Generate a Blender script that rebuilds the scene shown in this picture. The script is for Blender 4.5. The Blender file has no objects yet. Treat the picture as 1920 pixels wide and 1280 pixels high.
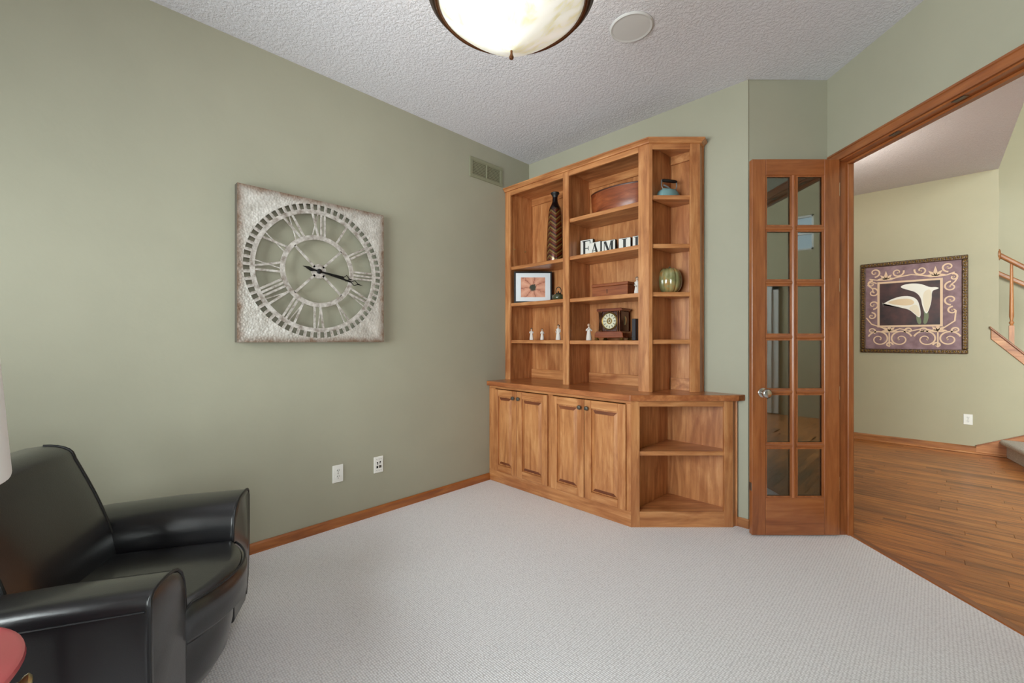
import bpy, bmesh, math, random
from mathutils import Vector, Matrix
random.seed(7)
scene = bpy.context.scene
C = scene.collection
pi = math.pi

# ---------------------------------------------------------------- camera
TH = math.atan(790 / 802.0)              # the room axes stand at about 45 degrees to the view
ct, st = math.cos(TH), math.sin(TH)
def W(l, d, z=0.0):                      # (along the angled wall's normal, along the angled wall) -> room x, y
    return Vector((l * ct - d * st, l * st + d * ct, z))
cam = bpy.data.cameras.new('camera'); camo = bpy.data.objects.new('camera', cam); C.objects.link(camo)
cam.sensor_fit = 'HORIZONTAL'; cam.sensor_width = 36.0; cam.lens = 36.0 * 802 / 1920
cam.shift_y = -3 / 1920.0; cam.clip_start = 0.02
camo.location = (0, 0, 1.25); camo.rotation_euler = (pi / 2, 0, TH)
scene.camera = camo
# ---------------------------------------------------------------- world, daylight, exposure
w = bpy.data.worlds.new('sky'); scene.world = w; w.use_nodes = True
bg = w.node_tree.nodes['Background']; bg.inputs[0].default_value = (0.80, 0.90, 1.0, 1); bg.inputs[1].default_value = 2.0
def area(name, loc, rot, sx, sy, power, col):
    L = bpy.data.lights.new(name, 'AREA'); L.shape = 'RECTANGLE'; L.size = sx; L.size_y = sy
    L.energy = power; L.color = col
    o = bpy.data.objects.new(name, L); C.objects.link(o); o.location = loc; o.rotation_euler = rot
    return o
# daylight standing in the window openings of the walls behind the camera
area('daylight_rear_window', (-1.35, -1.70, 1.50), (pi / 2, 0, 0), 2.4, 1.6, 395, (1.0, 0.965, 0.985))
area('daylight_side_window', (1.47, -0.35, 1.50), (pi / 2, 0, pi / 2), 1.5, 1.6, 95, (1.0, 0.965, 0.985))
area('daylight_foyer_window', (3.0, -1.70, 2.6), (pi / 2, 0, 0), 2.2, 3.4, 1500, (1.0, 0.965, 0.96))
scene.view_settings.view_transform = 'Standard'; scene.view_settings.look = 'None'
scene.view_settings.gamma = 1.0; scene.view_settings.use_curve_mapping = False
scene.view_settings.exposure = 0.09
scene.cycles.max_bounces = 9; scene.cycles.diffuse_bounces = 5; scene.cycles.caustics_reflective = False; scene.cycles.caustics_refractive = False

# ---------------------------------------------------------------- dimensions of the room
XL, YB, ZC = -2.841, 3.124, 2.978        # left wall, back wall, ceiling
LW, LW2 = 2.097, 2.190                   # angled wall: room face, hall face
DS = 2.846                               # face of the short wall beside the door
YH, ZH = 6.95, 3.09                      # hall wall, hall ceiling

# ---------------------------------------------------------------- materials
def srgb(r, g, b):
    f = lambda c: (c / 255 / 12.92) if c / 255 <= 0.04045 else ((c / 255 + 0.055) / 1.055) ** 2.4
    return (f(r), f(g), f(b), 1)
MATS = {}
class NT:
    def __init__(s, name):
        s.m = bpy.data.materials.new(name); s.m.use_nodes = True; s.t = s.m.node_tree
        s.b = s.t.nodes['Principled BSDF']; MATS[name] = s.m
    def n(s, typ, **kw):
        x = s.t.nodes.new(typ)
        for k, v in kw.items():
            if k in x.inputs: x.inputs[k].default_value = v
            else: setattr(x, k, v)
        return x
    def l(s, a, b): s.t.links.new(a, b)
    def coords(s, scale=(1, 1, 1), kind='Object', rand=True, rot=(0, 0, 0)):
        tc = s.n('ShaderNodeTexCoord'); mp = s.n('ShaderNodeMapping'); mp.inputs['Scale'].default_value = scale
        mp.inputs['Rotation'].default_value = rot
        src = tc.outputs[kind]
        if rand:
            oi = s.n('ShaderNodeObjectInfo'); mu = s.n('ShaderNodeMath', operation='MULTIPLY'); mu.inputs[1].default_value = 17.3
            s.l(oi.outputs['Random'], mu.inputs[0])
            ad = s.n('ShaderNodeVectorMath', operation='ADD'); s.l(src, ad.inputs[0]); s.l(mu.outputs[0], ad.inputs[1]); src = ad.outputs[0]
        s.l(src, mp.inputs['Vector']); return mp.outputs[0]
    def noise(s, vec, scale, detail=4, rough=0.55, dist=0.0):
        x = s.n('ShaderNodeTexNoise'); x.inputs['Scale'].default_value = scale; x.inputs['Detail'].default_value = detail
        x.inputs['Roughness'].default_value = rough; x.inputs['Distortion'].default_value = dist
        if vec is not None: s.l(vec, x.inputs['Vector'])
        return x.outputs['Fac']
    def ramp(s, fac, stops):
        r = s.n('ShaderNodeValToRGB'); e = r.color_ramp.elements
        while len(e) < len(stops): e.new(0.5)
        for i, (p, c) in enumerate(stops): e[i].position = p; e[i].color = c
        s.l(fac, r.inputs[0]); return r.outputs[0]
    def mix(s, fac, a, b, mode='MIX'):
        x = s.n('ShaderNodeMix', data_type='RGBA', blend_type=mode)
        for sock, v in ((0, fac), (6, a), (7, b)):
            if hasattr(v, 'links') or hasattr(v, 'node'): s.l(v, x.inputs[sock])
            else: x.inputs[sock].default_value = v
        return x.outputs[2]
    def math(s, op, a, b=0.0):
        x = s.n('ShaderNodeMath', operation=op)
        for i, v in enumerate((a, b)):
            if hasattr(v, 'node'): s.l(v, x.inputs[i])
            else: x.inputs[i].default_value = v
        return x.outputs[0]
    def bump(s, h, strength=0.3, dist=0.005):
        b = s.n('ShaderNodeBump'); b.inputs['Strength'].default_value = strength; b.inputs['Distance'].default_value = dist
        s.l(h, b.inputs['Height']); s.l(b.outputs[0], s.b.inputs['Normal'])
    def color(s, c):
        if hasattr(c, 'node'): s.l(c, s.b.inputs['Base Color'])
        else: s.b.inputs['Base Color'].default_value = c
    def set(s, rough=0.5, metal=0.0, spec=None, coat=0.0, coatr=0.1):
        s.b.inputs['Roughness'].default_value = rough; s.b.inputs['Metallic'].default_value = metal
        s.b.inputs['Coat Weight'].default_value = coat; s.b.inputs['Coat Roughness'].default_value = coatr
        if spec is not None: s.b.inputs['Specular IOR Level'].default_value = spec
def plain(name, c, rough=0.5, metal=0.0, **k):
    x = NT(name); x.color(c); x.set(rough, metal, **k); return x.m
def wood(name, dark, mid, light, axis, rough=0.38, fine=1.0, coat=0.15, blotch=0.75):
    x = NT(name); sc = [9.0, 9.0, 9.0]; sc['xyz'.index(axis)] = 0.9
    v = x.coords(tuple(sc)); n1 = x.noise(v, 3.0 * fine, 6, 0.6, 0.6)
    base = x.ramp(n1, [(0.30, dark), (0.52, mid), (0.72, light)])
    sb = [2.4, 2.4, 2.4]; sb['xyz'.index(axis)] = 0.9
    v2 = x.coords(tuple(sb)); n2 = x.noise(v2, 2.6, 4, 0.55, 0.9)
    bl = x.ramp(n2, [(0.34, (0.68, 0.52, 0.42, 1)), (0.54, (1, 1, 1, 1)), (0.75, (1.10, 1.10, 1.08, 1))])
    x.color(x.mix(blotch, base, x.mix(1.0, base, bl, 'MULTIPLY')))
    x.set(rough, 0, coat=coat, coatr=0.22); x.bump(n1, 0.05, 0.002); return x.m

def wall_mat(name, c):
    x = NT(name); v = x.coords((1, 1, 1), rand=False)
    n = x.noise(v, 34, 3, 0.5); n2 = x.noise(v, 3.5, 3, 0.5)
    x.color(x.mix(x.ramp(n2, [(0.35, (0, 0, 0, 1)), (0.65, (1, 1, 1, 1))]), c, tuple(q * 0.965 for q in c[:3]) + (1,)))
    x.set(0.55, spec=0.35); x.bump(n, 0.10, 0.006); return x.m
wall_mat('wall_paint', srgb(168, 165, 146))
wall_mat('hall_paint', srgb(176, 169, 142))
x = NT('ceiling_texture'); v = x.coords(rand=False); n = x.noise(v, 62, 4, 0.62, 0.4)
x.color(srgb(222, 220, 226)); x.set(0.9, spec=0.2); x.bump(x.ramp(n, [(0.40, (0, 0, 0, 1)), (0.60, (1, 1, 1, 1))]), 0.55, 0.006)
x = NT('carpet'); v = x.coords((1, 1.45, 1), rand=False, rot=(0, 0, 0.0))
vo = x.n('ShaderNodeTexVoronoi'); vo.inputs['Scale'].default_value = 80; vo.inputs['Randomness'].default_value = 0.28; x.l(v, vo.inputs['Vector'])
n = x.noise(v, 240, 3); h = x.math('SUBTRACT', 1.0, vo.outputs['Distance'])
x.color(x.mix(x.ramp(vo.outputs['Distance'], [(0.25, (0, 0, 0, 1)), (0.75, (1, 1, 1, 1))]), srgb(252, 251, 255), srgb(214, 211, 216)))
x.set(0.95, spec=0.1); x.bump(x.math('ADD', h, x.math('MULTIPLY', n, 0.3)), 0.55, 0.006)
x.b.inputs['Sheen Weight'].default_value = 0.15
x = NT('stair_carpet'); v = x.coords(rand=False); n = x.noise(v, 120, 4); x.color(x.ramp(n, [(0.3, srgb(178, 170, 162)), (0.7, srgb(226, 220, 212))])); x.set(0.95); x.bump(n, 0.6, 0.01)
HD, HM, HL = srgb(158, 98, 56), srgb(192, 130, 80), srgb(214, 158, 106)
for a in 'xyz': wood('maple_' + a, HD, HM, HL, a)
wood('maple_top', srgb(146, 84, 46), srgb(178, 110, 64), srgb(200, 136, 84), 'x', rough=0.30, coat=0.35)
for a in 'xyz': wood('cherry_' + a, srgb(132, 74, 38), srgb(156, 92, 50), srgb(172, 108, 62), a, rough=0.32, coat=0.3, blotch=0.4)
wood('trim_wood', srgb(128, 70, 30), srgb(168, 100, 48), srgb(190, 122, 64), 'y', blotch=0.4)
wood('trim_wood_x', srgb(128, 74, 40), srgb(164, 106, 60), srgb(186, 128, 76), 'x', blotch=0.4)
# hall floor strips: every strip has a tone of its own
x = NT('floor_strip'); v = x.coords((1.0, 10, 10)); n1 = x.noise(v, 2.6, 6, 0.62, 0.8)
base = x.ramp(n1, [(0.30, srgb(112, 58, 24)), (0.50, srgb(190, 118, 58)), (0.74, srgb(220, 152, 86))])
oi = x.n('ShaderNodeObjectInfo'); tone = x.ramp(oi.outputs['Random'], [(0.0, (0.56, 0.48, 0.42, 1)), (0.30, (0.90, 0.87, 0.84, 1)), (1.0, (1.14, 1.12, 1.06, 1))])
x.color(x.mix(0.9, base, x.mix(1.0, base, tone, 'MULTIPLY'))); x.set(0.34, coat=0.2, coatr=0.2); x.bump(n1, 0.04, 0.002)
x = NT('black_leather'); v = x.coords(rand=False); n = x.noise(v, 260, 4); n2 = x.noise(v, 5, 3)
x.color(srgb(17, 16, 19)); x.set(0.30, spec=0.6, coat=0.6, coatr=0.16); x.bump(x.math('ADD', n, x.math('MULTIPLY', n2, 2.5)), 0.10, 0.004)
plain('leather_welt', srgb(20, 19, 21), 0.42)
plain('white_plastic', srgb(236, 234, 228), 0.35)
plain('dark_slot', srgb(30, 28, 26), 0.7)
plain('vent_paint', srgb(140, 139, 114), 0.5)
plain('vent_dark', srgb(60, 58, 46), 0.8)
plain('black_metal', srgb(14, 14, 14), 0.4, 0.3)
plain('bronze', srgb(104, 66, 40), 0.35, 0.75)
plain('bronze_dark', srgb(62, 44, 32), 0.4, 0.6)
plain('pewter', srgb(120, 116, 110), 0.3, 0.9)
plain('nickel', srgb(205, 203, 198), 0.25, 1.0)
plain('brass', srgb(196, 180, 130), 0.3, 0.9)
plain('speaker_white', srgb(205, 204, 204), 0.6)
plain('red_paint', srgb(190, 78, 84), 0.3, coat=0.4)
plain('red_paint_dark', srgb(120, 28, 28), 0.35, coat=0.3)
plain('lamp_shade', srgb(250, 249, 250), 0.8)
plain('lamp_base', srgb(60, 50, 44), 0.4)
plain('letter_black', srgb(24, 23, 23), 0.5)
plain('block_white', srgb(232, 229, 222), 0.6)
plain('mat_board', srgb(226, 230, 234), 0.8)
plain('frame_black', srgb(22, 20, 20), 0.35)
plain('figurine_white', srgb(228, 220, 212), 0.7)
plain('figurine_skin', srgb(205, 172, 146), 0.7)
plain('figurine_hair', srgb(70, 46, 34), 0.7)
plain('figurine_hair_grey', srgb(110, 98, 88), 0.7)
plain('teapot_green', srgb(70, 74, 52), 0.25, coat=0.6)
plain('dish_pink', srgb(205, 160, 138), 0.4)
plain('iron_blue', srgb(120, 158, 160), 0.55)
plain('iron_black', srgb(20, 18, 18), 0.35)
plain('iron_grey', srgb(140, 140, 138), 0.45, 0.6)
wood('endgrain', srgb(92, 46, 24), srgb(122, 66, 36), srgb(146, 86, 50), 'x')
plain('book_dark', srgb(40, 38, 44), 0.5)
plain('dial_cream', srgb(214, 208, 182), 0.5)
plain('gold_dull', srgb(150, 122, 66), 0.35, 0.8)
wood('mahogany', srgb(84, 34, 14), srgb(120, 54, 24), srgb(148, 74, 36), 'x', rough=0.25, coat=0.5)
wood('mahogany_dark', srgb(44, 18, 12), srgb(70, 30, 20), srgb(92, 44, 26), 'z', rough=0.25, coat=0.5)
wood('box_wood', srgb(110, 54, 28), srgb(142, 76, 40), srgb(166, 96, 54), 'x', rough=0.4)
wood('bowl_wood', srgb(98, 44, 20), srgb(138, 68, 34), srgb(168, 92, 52), 'x', rough=0.38, blotch=0.9)
plain('bowl_rim', srgb(72, 32, 16), 0.4)
# clear glass panes
x = NT('glass'); t = x.t; t.nodes.remove(x.b); out = [q for q in t.nodes if q.type == 'OUTPUT_MATERIAL'][0]
tr = x.n('ShaderNodeBsdfTransparent'); tr.inputs[0].default_value = (0.80, 0.85, 0.84, 1); gl = x.n('ShaderNodeBsdfGlossy'); gl.inputs['Roughness'].default_value = 0.02
fr = x.n('ShaderNodeFresnel'); fr.inputs['IOR'].default_value = 1.55; ms = x.n('ShaderNodeMixShader')
x.l(x.math('ADD', x.math('MULTIPLY', fr.outputs[0], 1.6), 0.06), ms.inputs[0]); x.l(tr.outputs[0], ms.inputs[1]); x.l(gl.outputs[0], ms.inputs[2]); x.l(ms.outputs[0], out.inputs[0])
# lit alabaster bowl of the ceiling light
x = NT('alabaster'); v = x.coords((1, 1, 1), rand=False); n = x.noise(v, 5.0, 4, 0.6, 1.8)
c = x.ramp(n, [(0.36, srgb(222, 214, 178)), (0.52, srgb(246, 242, 230)), (0.7, srgb(252, 250, 246))]); x.color(c); x.set(0.3, coat=0.3)
x.l(c, x.b.inputs['Emission Color']); x.b.inputs['Emission Strength'].default_value = 0.42
# hammered galvanised metal with rusty rim
x = NT('galvanised'); tc = x.n('ShaderNodeTexCoord'); sep = x.n('ShaderNodeSeparateXYZ'); x.l(tc.outputs['Object'], sep.inputs[0])
ay = x.math('ABSOLUTE', sep.outputs[1]); az = x.math('ABSOLUTE', sep.outputs[2]); mx = x.math('MAXIMUM', ay, az)
v = x.coords(rand=False); n = x.noise(v, 14, 5, 0.65); vo = x.n('ShaderNodeTexVoronoi'); vo.inputs['Scale'].default_value = 75; x.l(tc.outputs['Object'], vo.inputs['Vector'])
rim = x.ramp(x.math('ADD', mx, x.math('MULTIPLY', x.math('SUBTRACT', n, 0.5), 0.10)), [(0.405, (0, 0, 0, 1)), (0.452, (1, 1, 1, 1))])
x.color(x.mix(rim, x.ramp(n, [(0.35, srgb(186, 180, 172)), (0.65, srgb(226, 222, 216))]), srgb(134, 110, 92)))
x.set(0.42, 0.35); x.bump(vo.outputs['Distance'], 0.35, 0.006)
plain('galvanised_edge', srgb(92, 84, 76), 0.5, 0.4)
x = NT('weathered_tin'); v = x.coords(rand=False); n = x.noise(v, 22, 5, 0.65); x.color(x.ramp(n, [(0.35, srgb(140, 128, 118)), (0.62, srgb(208, 202, 196))])); x.set(0.45, 0.1)
# vase glaze: chevrons
x = NT('vase_glaze'); tc = x.n('ShaderNodeTexCoord'); sep = x.n('ShaderNodeSeparateXYZ'); x.l(tc.outputs['Object'], sep.inputs[0])
ang = x.math('ARCTAN2', sep.outputs[1], sep.outputs[0]); tri = x.math('PINGPONG', x.math('MULTIPLY', ang, 4 / pi), 1.0)
q = x.math('FRACT', x.math('ADD', x.math('MULTIPLY', sep.outputs[2], 20.0), x.math('MULTIPLY', tri, 0.85)))
r = x.ramp(q, [(0.0, srgb(150, 116, 60)), (0.30, srgb(96, 66, 32)), (0.36, srgb(44, 20, 12)), (0.62, srgb(100, 36, 18)), (0.70, srgb(116, 50, 24)), (0.95, srgb(84, 56, 26))])
top = x.ramp(sep.outputs[2], [(0.445, (0, 0, 0, 1)), (0.475, (1, 1, 1, 1))])
x.color(x.mix(top, r, srgb(18, 15, 18))); x.set(0.22, 0.35, coat=0.6)
# pumpkin glaze
x = NT('pumpkin_glaze'); v = x.coords(rand=False); n = x.noise(v, 14, 3); x.color(x.ramp(n, [(0.34, srgb(120, 120, 78)), (0.55, srgb(150, 146, 100)), (0.70, srgb(178, 132, 72))])); x.set(0.16, coat=0.8, coatr=0.05)
# flower print on the shelf: pinkish-orange petals round a dark centre
x = NT('flower_print'); tc = x.n('ShaderNodeTexCoord'); sep = x.n('ShaderNodeSeparateXYZ'); x.l(tc.outputs['Object'], sep.inputs[0])
px, pz = sep.outputs[0], x.math('SUBTRACT', sep.outputs[2], 0.142)
ang = x.math('ARCTAN2', pz, px); rr = x.math('SQRT', x.math('ADD', x.math('MULTIPLY', px, px), x.math('MULTIPLY', pz, pz)))
v = x.coords(rand=False); n = x.noise(v, 26, 4, 0.6, 1.0)
pet = x.math('PINGPONG', x.math('ADD', x.math('MULTIPLY', ang, 7 / (2 * pi)), x.math('MULTIPLY', n, 0.9)), 0.5)
x.color(x.mix(x.ramp(x.math('ADD', rr, x.math('MULTIPLY', x.math('SUBTRACT', n, 0.5), 0.05)), [(0.026, (1, 1, 1, 1)), (0.034, (0, 0, 0, 1))]),
              x.ramp(pet, [(0.0, srgb(150, 84, 62)), (0.10, srgb(206, 140, 112)), (0.5, srgb(222, 164, 136))]), srgb(52, 52, 34))); x.set(0.4)
x = NT('canvas_plum'); v = x.coords(rand=False); n = x.noise(v, 9, 4); x.color(x.ramp(n, [(0.35, srgb(122, 92, 98)), (0.65, srgb(152, 122, 128))])); x.set(0.6)
x = NT('canvas_dark'); v = x.coords(rand=False); n = x.noise(v, 6, 4); x.color(x.ramp(n, [(0.35, srgb(44, 26, 28)), (0.65, srgb(84, 48, 46))])); x.set(0.5)
plain('scroll_gold', srgb(230, 198, 166), 0.6)
plain('lily_cream', srgb(238, 226, 202), 0.6)
plain('lily_white', srgb(246, 242, 232), 0.6)
plain('lily_green', srgb(120, 130, 100), 0.6)
plain('lily_blush', srgb(234, 210, 174), 0.6)
x = NT('ornate_frame'); v = x.coords(rand=False); n = x.noise(v, 70, 3); x.color(x.ramp(n, [(0.40, srgb(50, 32, 20)), (0.62, srgb(112, 80, 44))])); x.set(0.35, 0.3); x.bump(n, 0.5, 0.008)
plain('front_door_white', srgb(220, 222, 222), 0.5)

# ---------------------------------------------------------------- mesh helpers
class MB:
    def __init__(s): s.bm = bmesh.new()
    def box(s, x0, x1, y0, y1, z0, z1, M=None):
        v = [s.bm.verts.new((x, y, z)) for z in (z0, z1) for (x, y) in ((x0, y0), (x1, y0), (x1, y1), (x0, y1))]
        for f in ((0, 3, 2, 1), (4, 5, 6, 7), (0, 1, 5, 4), (1, 2, 6, 5), (2, 3, 7, 6), (3, 0, 4, 7)): s.bm.faces.new([v[i] for i in f])
        if M is not None: bmesh.ops.transform(s.bm, matrix=M, verts=v)
        return s
    def prism(s, poly, a0, a1, axis='z', M=None):   # poly in the two other axes, in xyz order
        def P(p, a): return {'z': (p[0], p[1], a), 'y': (p[0], a, p[1]), 'x': (a, p[0], p[1])}[axis]
        A = [s.bm.verts.new(P(p, a0)) for p in poly]; B = [s.bm.verts.new(P(p, a1)) for p in poly]; n = len(poly)
        fs = [s.bm.faces.new(A), s.bm.faces.new(B)] + [s.bm.faces.new((A[i], A[(i + 1) % n], B[(i + 1) % n], B[i])) for i in range(n)]
        bmesh.ops.recalc_face_normals(s.bm, faces=fs)
        if M is not None: bmesh.ops.transform(s.bm, matrix=M, verts=A + B)
        return s
    def grid(s, rows, closed=False, caps=False):     # rows of points
        V = [[s.bm.verts.new(p) for p in r] for r in rows]; fs = []
        n = len(V[0])
        for i in range(len(V) - 1):
            for j in range(n if closed else n - 1):
                k = (j + 1) % n
                try: fs.append(s.bm.faces.new((V[i][j], V[i][k], V[i + 1][k], V[i + 1][j])))
                except ValueError: pass
        if caps:
            fs.append(s.bm.faces.new(V[0])); fs.append(s.bm.faces.new(V[-1]))
        bmesh.ops.recalc_face_normals(s.bm, faces=fs)
        return [q for r in V for q in r]
    def lathe(s, prof, c=(0, 0, 0), seg=32, M=None, sx=1, sy=1, caps=True):   # prof: (r, z) bottom to top
        rows = [[(c[0] + sx * max(r, 1e-4) * math.cos(2 * pi * j / seg), c[1] + sy * max(r, 1e-4) * math.sin(2 * pi * j / seg), c[2] + z) for j in range(seg)] for r, z in prof]
        V = s.grid(rows, closed=True, caps=caps)
        if M is not None: bmesh.ops.transform(s.bm, matrix=M, verts=V)
        return s
    def tube(s, pts, r, seg=8, closed=False, caps=True):
        pts = [Vector(p) for p in pts]; n = len(pts); rows = []; up = Vector((0.13, 0.21, 0.97)).normalized()
        for i, p in enumerate(pts):
            a = pts[i - 1] if (i or closed) else p; b = pts[(i + 1) % n] if (i < n - 1 or closed) else p
            t = (b - a).normalized(); u = t.cross(up)
            if u.length < 1e-3: u = t.cross(Vector((1, 0, 0)))
            u.normalize(); v = t.cross(u); rr = r[i] if isinstance(r, (list, tuple)) else r
            rows.append([p + rr * (math.cos(2 * pi * j / seg) * u + math.sin(2 * pi * j / seg) * v) for j in range(seg)])
        if closed: rows.append(rows[0])
        s.grid(rows, closed=True, caps=caps and not closed); return s
    def ball(s, c, r, seg=16, sx=1, sy=1, sz=1):
        prof = [(r * math.sin(pi * i / 10), -r * math.cos(pi * i / 10) * sz) for i in range(11)]
        return s.lathe(prof, c, seg, sx=sx, sy=sy)
    def build(s, name, mat, parent=None, bevel=0.0, seg=1, smooth=False, ang=0.6, loc=None, rotz=None, keep=True, subd=0):
        bm = s.bm
        bmesh.ops.remove_doubles(bm, verts=bm.verts, dist=1e-6)
        if bevel > 0:
            ed = [e for e in bm.edges if len(e.link_faces) == 2 and e.calc_face_angle(0) > ang]
            bmesh.ops.bevel(bm, geom=ed, offset=bevel, segments=seg, affect='EDGES', profile=0.5, clamp_overlap=True)
        me = bpy.data.meshes.new(name); bm.to_mesh(me); bm.free()
        me.materials.append(MATS[mat])
        if smooth:
            for p in me.polygons: p.use_smooth = True
            if smooth != 'all': me.set_sharp_from_angle(angle=0.75)
        o = bpy.data.objects.new(name, me); C.objects.link(o)
        if parent is not None: o.parent = parent
        if loc is not None: o.location = loc
        if rotz is not None: o.rotation_euler = (0, 0, rotz)
        if subd:
            m = o.modifiers.new('subdivision', 'SUBSURF'); m.levels = subd; m.render_levels = subd
        return o
def tag(o, label, cat, group=None):
    o['label'] = label; o['category'] = cat
    if group: o['group'] = group
    return o
def thing(name, label, cat, loc=(0, 0, 0), rotz=0.0, group=None):
    o = bpy.data.objects.new(name, None); C.objects.link(o); o.empty_display_size = 0.05
    o.location = loc; o.rotation_euler = (0, 0, rotz); return tag(o, label, cat, group)
def struct(o, label=None):
    o['kind'] = 'structure'
    if label: o['label'] = label
    return o
def sroot(name, label, loc=(0, 0, 0), rotz=0.0):
    o = bpy.data.objects.new(name, None); C.objects.link(o); o.empty_display_size = 0.05
    o.location = loc; o.rotation_euler = (0, 0, rotz); return struct(o, label)
def box(name, mat, parent, x0, x1, y0, y1, z0, z1, bevel=0.0, seg=1, **k):
    return MB().box(x0, x1, y0, y1, z0, z1).build(name, mat, parent, bevel, seg, **k)
def clone(src, parent, name=None, loc=None):
    c = src.copy(); C.objects.link(c); c.parent = parent
    if loc is not None: c.location = loc
    return c

# ================================================================ THE ROOM
Dn = W(LW, 0.2); XR, YR = Dn.x, -1.60     # side wall behind the camera, rear wall
Cn = W(LW, DS); Bx = -0.875
car = W(2.168, 0.2); carf = W(2.168, DS)
room = [(XL, YR), (XR, YR), (XR, Dn.y), (Cn.x, Cn.y), (Bx, YB), (XL, YB)]
carpet = [(XL, YR), (XR, YR), (XR, Dn.y), (car.x, car.y), tuple(W(2.168, DS - 0.06))[:2], tuple(W(LW, DS))[:2], (Bx, YB), (XL, YB)]
struct(MB().prism(carpet, -0.05, 0.0).build('floor', 'carpet'), 'light grey looped carpet floor of the study')
struct(MB().prism(room, ZC, ZC + 0.08).build('ceiling', 'ceiling_texture'), 'white textured study ceiling')
struct(box('wall_left', 'wall_paint', None, XL - 0.1, XL, YR - 0.1, YB + 0.1, -0.05, ZC), 'olive green wall with the big clock')
struct(box('wall_back', 'wall_paint', None, XL, Bx, YB, YB + 0.1, -0.05, ZC), 'olive green wall behind the bookcase')
struct(MB().box(1.572, LW2, DS, DS + 0.09, -0.05, ZC + 0.11).build('wall_short', 'wall_paint', rotz=TH), 'short dark green wall behind the open glazed door')
D1, D0 = 2.755, 1.605                     # the doorway along the angled wall
DH = 2.405
m = MB(); m.box(LW, LW2, D1, DS, -0.05, ZC + 0.11); m.box(LW, LW2, D0, D1, DH, ZC + 0.11); m.box(LW, LW2, 0.2, D0, -0.05, ZC + 0.11)
struct(m.build('wall_right', 'wall_paint', rotz=TH), 'green wall with the wide doorway to the hall')
def window_wall(name, label, along, fixed, a0, a1, z1, w0, w1, wz0, wz1, t=0.1, sgn=1, mat='wall_paint', nx=3, nz=2, wname='window_1'):
    m = MB()
    def bx(p0, p1, q0, q1, zz0, zz1, mb):
        if along == 'x': mb.box(p0, p1, q0, q1, zz0, zz1)
        else: mb.box(q0, q1, p0, p1, zz0, zz1)
    f0, f1 = (fixed - t, fixed) if sgn > 0 else (fixed, fixed + t)
    for p in ((a0, w0, -0.05, z1), (w1, a1, -0.05, z1), (w0, w1, -0.05, wz0), (w0, w1, wz1, z1)): bx(p[0], p[1], f0, f1, p[2], p[3], m)
    struct(m.build(name, mat), label)
    r = sroot(wname, 'window with wooden frame behind the camera')
    c0, c1 = f0 + 0.03, f0 + 0.07
    for p in ((w0, w0 + .06, wz0, wz1), (w1 - .06, w1, wz0, wz1), (w0, w1, wz0, wz0 + .06), (w0, w1, wz1 - .06, wz1)):
        mb = MB(); bx(p[0], p[1], c0, c1, p[2], p[3], mb); mb.build('window_frame', 'trim_wood', r, 0.004)
    for i in range(1, nx):
        a = w0 + (w1 - w0) * i / nx; mb = MB(); bx(a - .03, a + .03, c0, c1, wz0 + .06, wz1 - .06, mb); mb.build('mullion', 'trim_wood', r)
    for i in range(nx):
        a = w0 + (w1 - w0) * i / nx; b = w0 + (w1 - w0) * (i + 1) / nx
        mb = MB(); bx(a + .03, b - .03, f0 + .048, f0 + .052, wz0 + .06, wz1 - .06, mb); mb.build('pane', 'glass', r)
window_wall('wall_rear', 'rear wall with a wide window', 'x', YR, XL, XR, ZC, -2.55, -0.15, 0.70, 2.30, wname='window_1')
window_wall('wall_side', 'side wall with a window', 'y', XR, YR, Dn.y, ZC, -1.10, 0.40, 0.70, 2.30, sgn=-1, nx=2, wname='window_2')
# baseboards
struct(MB().prism([(XL, 0), (XL + .014, 0), (XL + .014, .050), (XL + .006, .060), (XL, .060)], YR, 2.592, 'y').build('baseboard_left', 'trim_wood'), 'honey wood baseboard along the clock wall')
b_ = bpy.data.objects['baseboard_left']
struct(MB().prism([(YB, 0), (YB - .014, 0), (YB - .014, .050), (YB - .006, .060), (YB, .060)], -0.945, Bx + .006, 'x').build('baseboard_back', 'trim_wood_x'), 'bit of wood baseboard between the cabinet and the glazed door')
struct(MB().box(1.575, LW, DS - .014, DS, 0, .060).build('baseboard_short', 'trim_wood_x', rotz=TH), 'wood baseboard of the short wall behind the door')

# ---- doorway trim
tr = sroot('trim_1', 'honey wood casing and jamb round the hall doorway', rotz=TH)
cf = LW - 0.016
MB().prism([(cf, DH - .008), (LW, DH - .008), (LW, DH + .052), (cf + .004, DH + .052), (cf, DH + .040), (cf + .005, DH + .036), (cf + .003, DH + .006)], D0 - .06, D1 + .075, 'y').build('head_casing', 'cherry_y', tr)
MB().box(cf, LW, D1 + .006, D1 + .066, 0, DH - .008).build('side_casing', 'cherry_z', tr, .003)
MB().box(cf, LW, D0 - .066, D0 - .006, 0, DH - .008).build('side_casing', 'cherry_z', tr, .003)
box('side_jamb', 'cherry_z', tr, LW - .001, LW2 + .004, D1 - .012, D1 + .004, 0, DH, .002)
box('side_jamb', 'cherry_z', tr, LW - .001, LW2 + .004, D0 - .004, D0 + .012, 0, DH, .002)
box('head_jamb', 'cherry_y', tr, LW - .001, LW2 + .004, D0, D1, DH - .016, DH, .002)
box('head_stop', 'cherry_y', tr, LW + .048, LW + .084, D0 + .012, D1 - .012, DH - .030, DH - .016, .003)
box('side_stop', 'cherry_z', tr, LW + .048, LW + .084, D1 - .026, D1 - .012, 0, DH - .030, .003)
for d in (2.36, 2.02): box('ball_catch', 'pewter', tr, LW + .006, LW + .034, d - .03, d + .03, DH - .020, DH - .015, .002)
MB().box(2.160, 2.205, D0, D1 - .012, -.02, .006).build('threshold', 'cherry_y', tr, .004)
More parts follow.
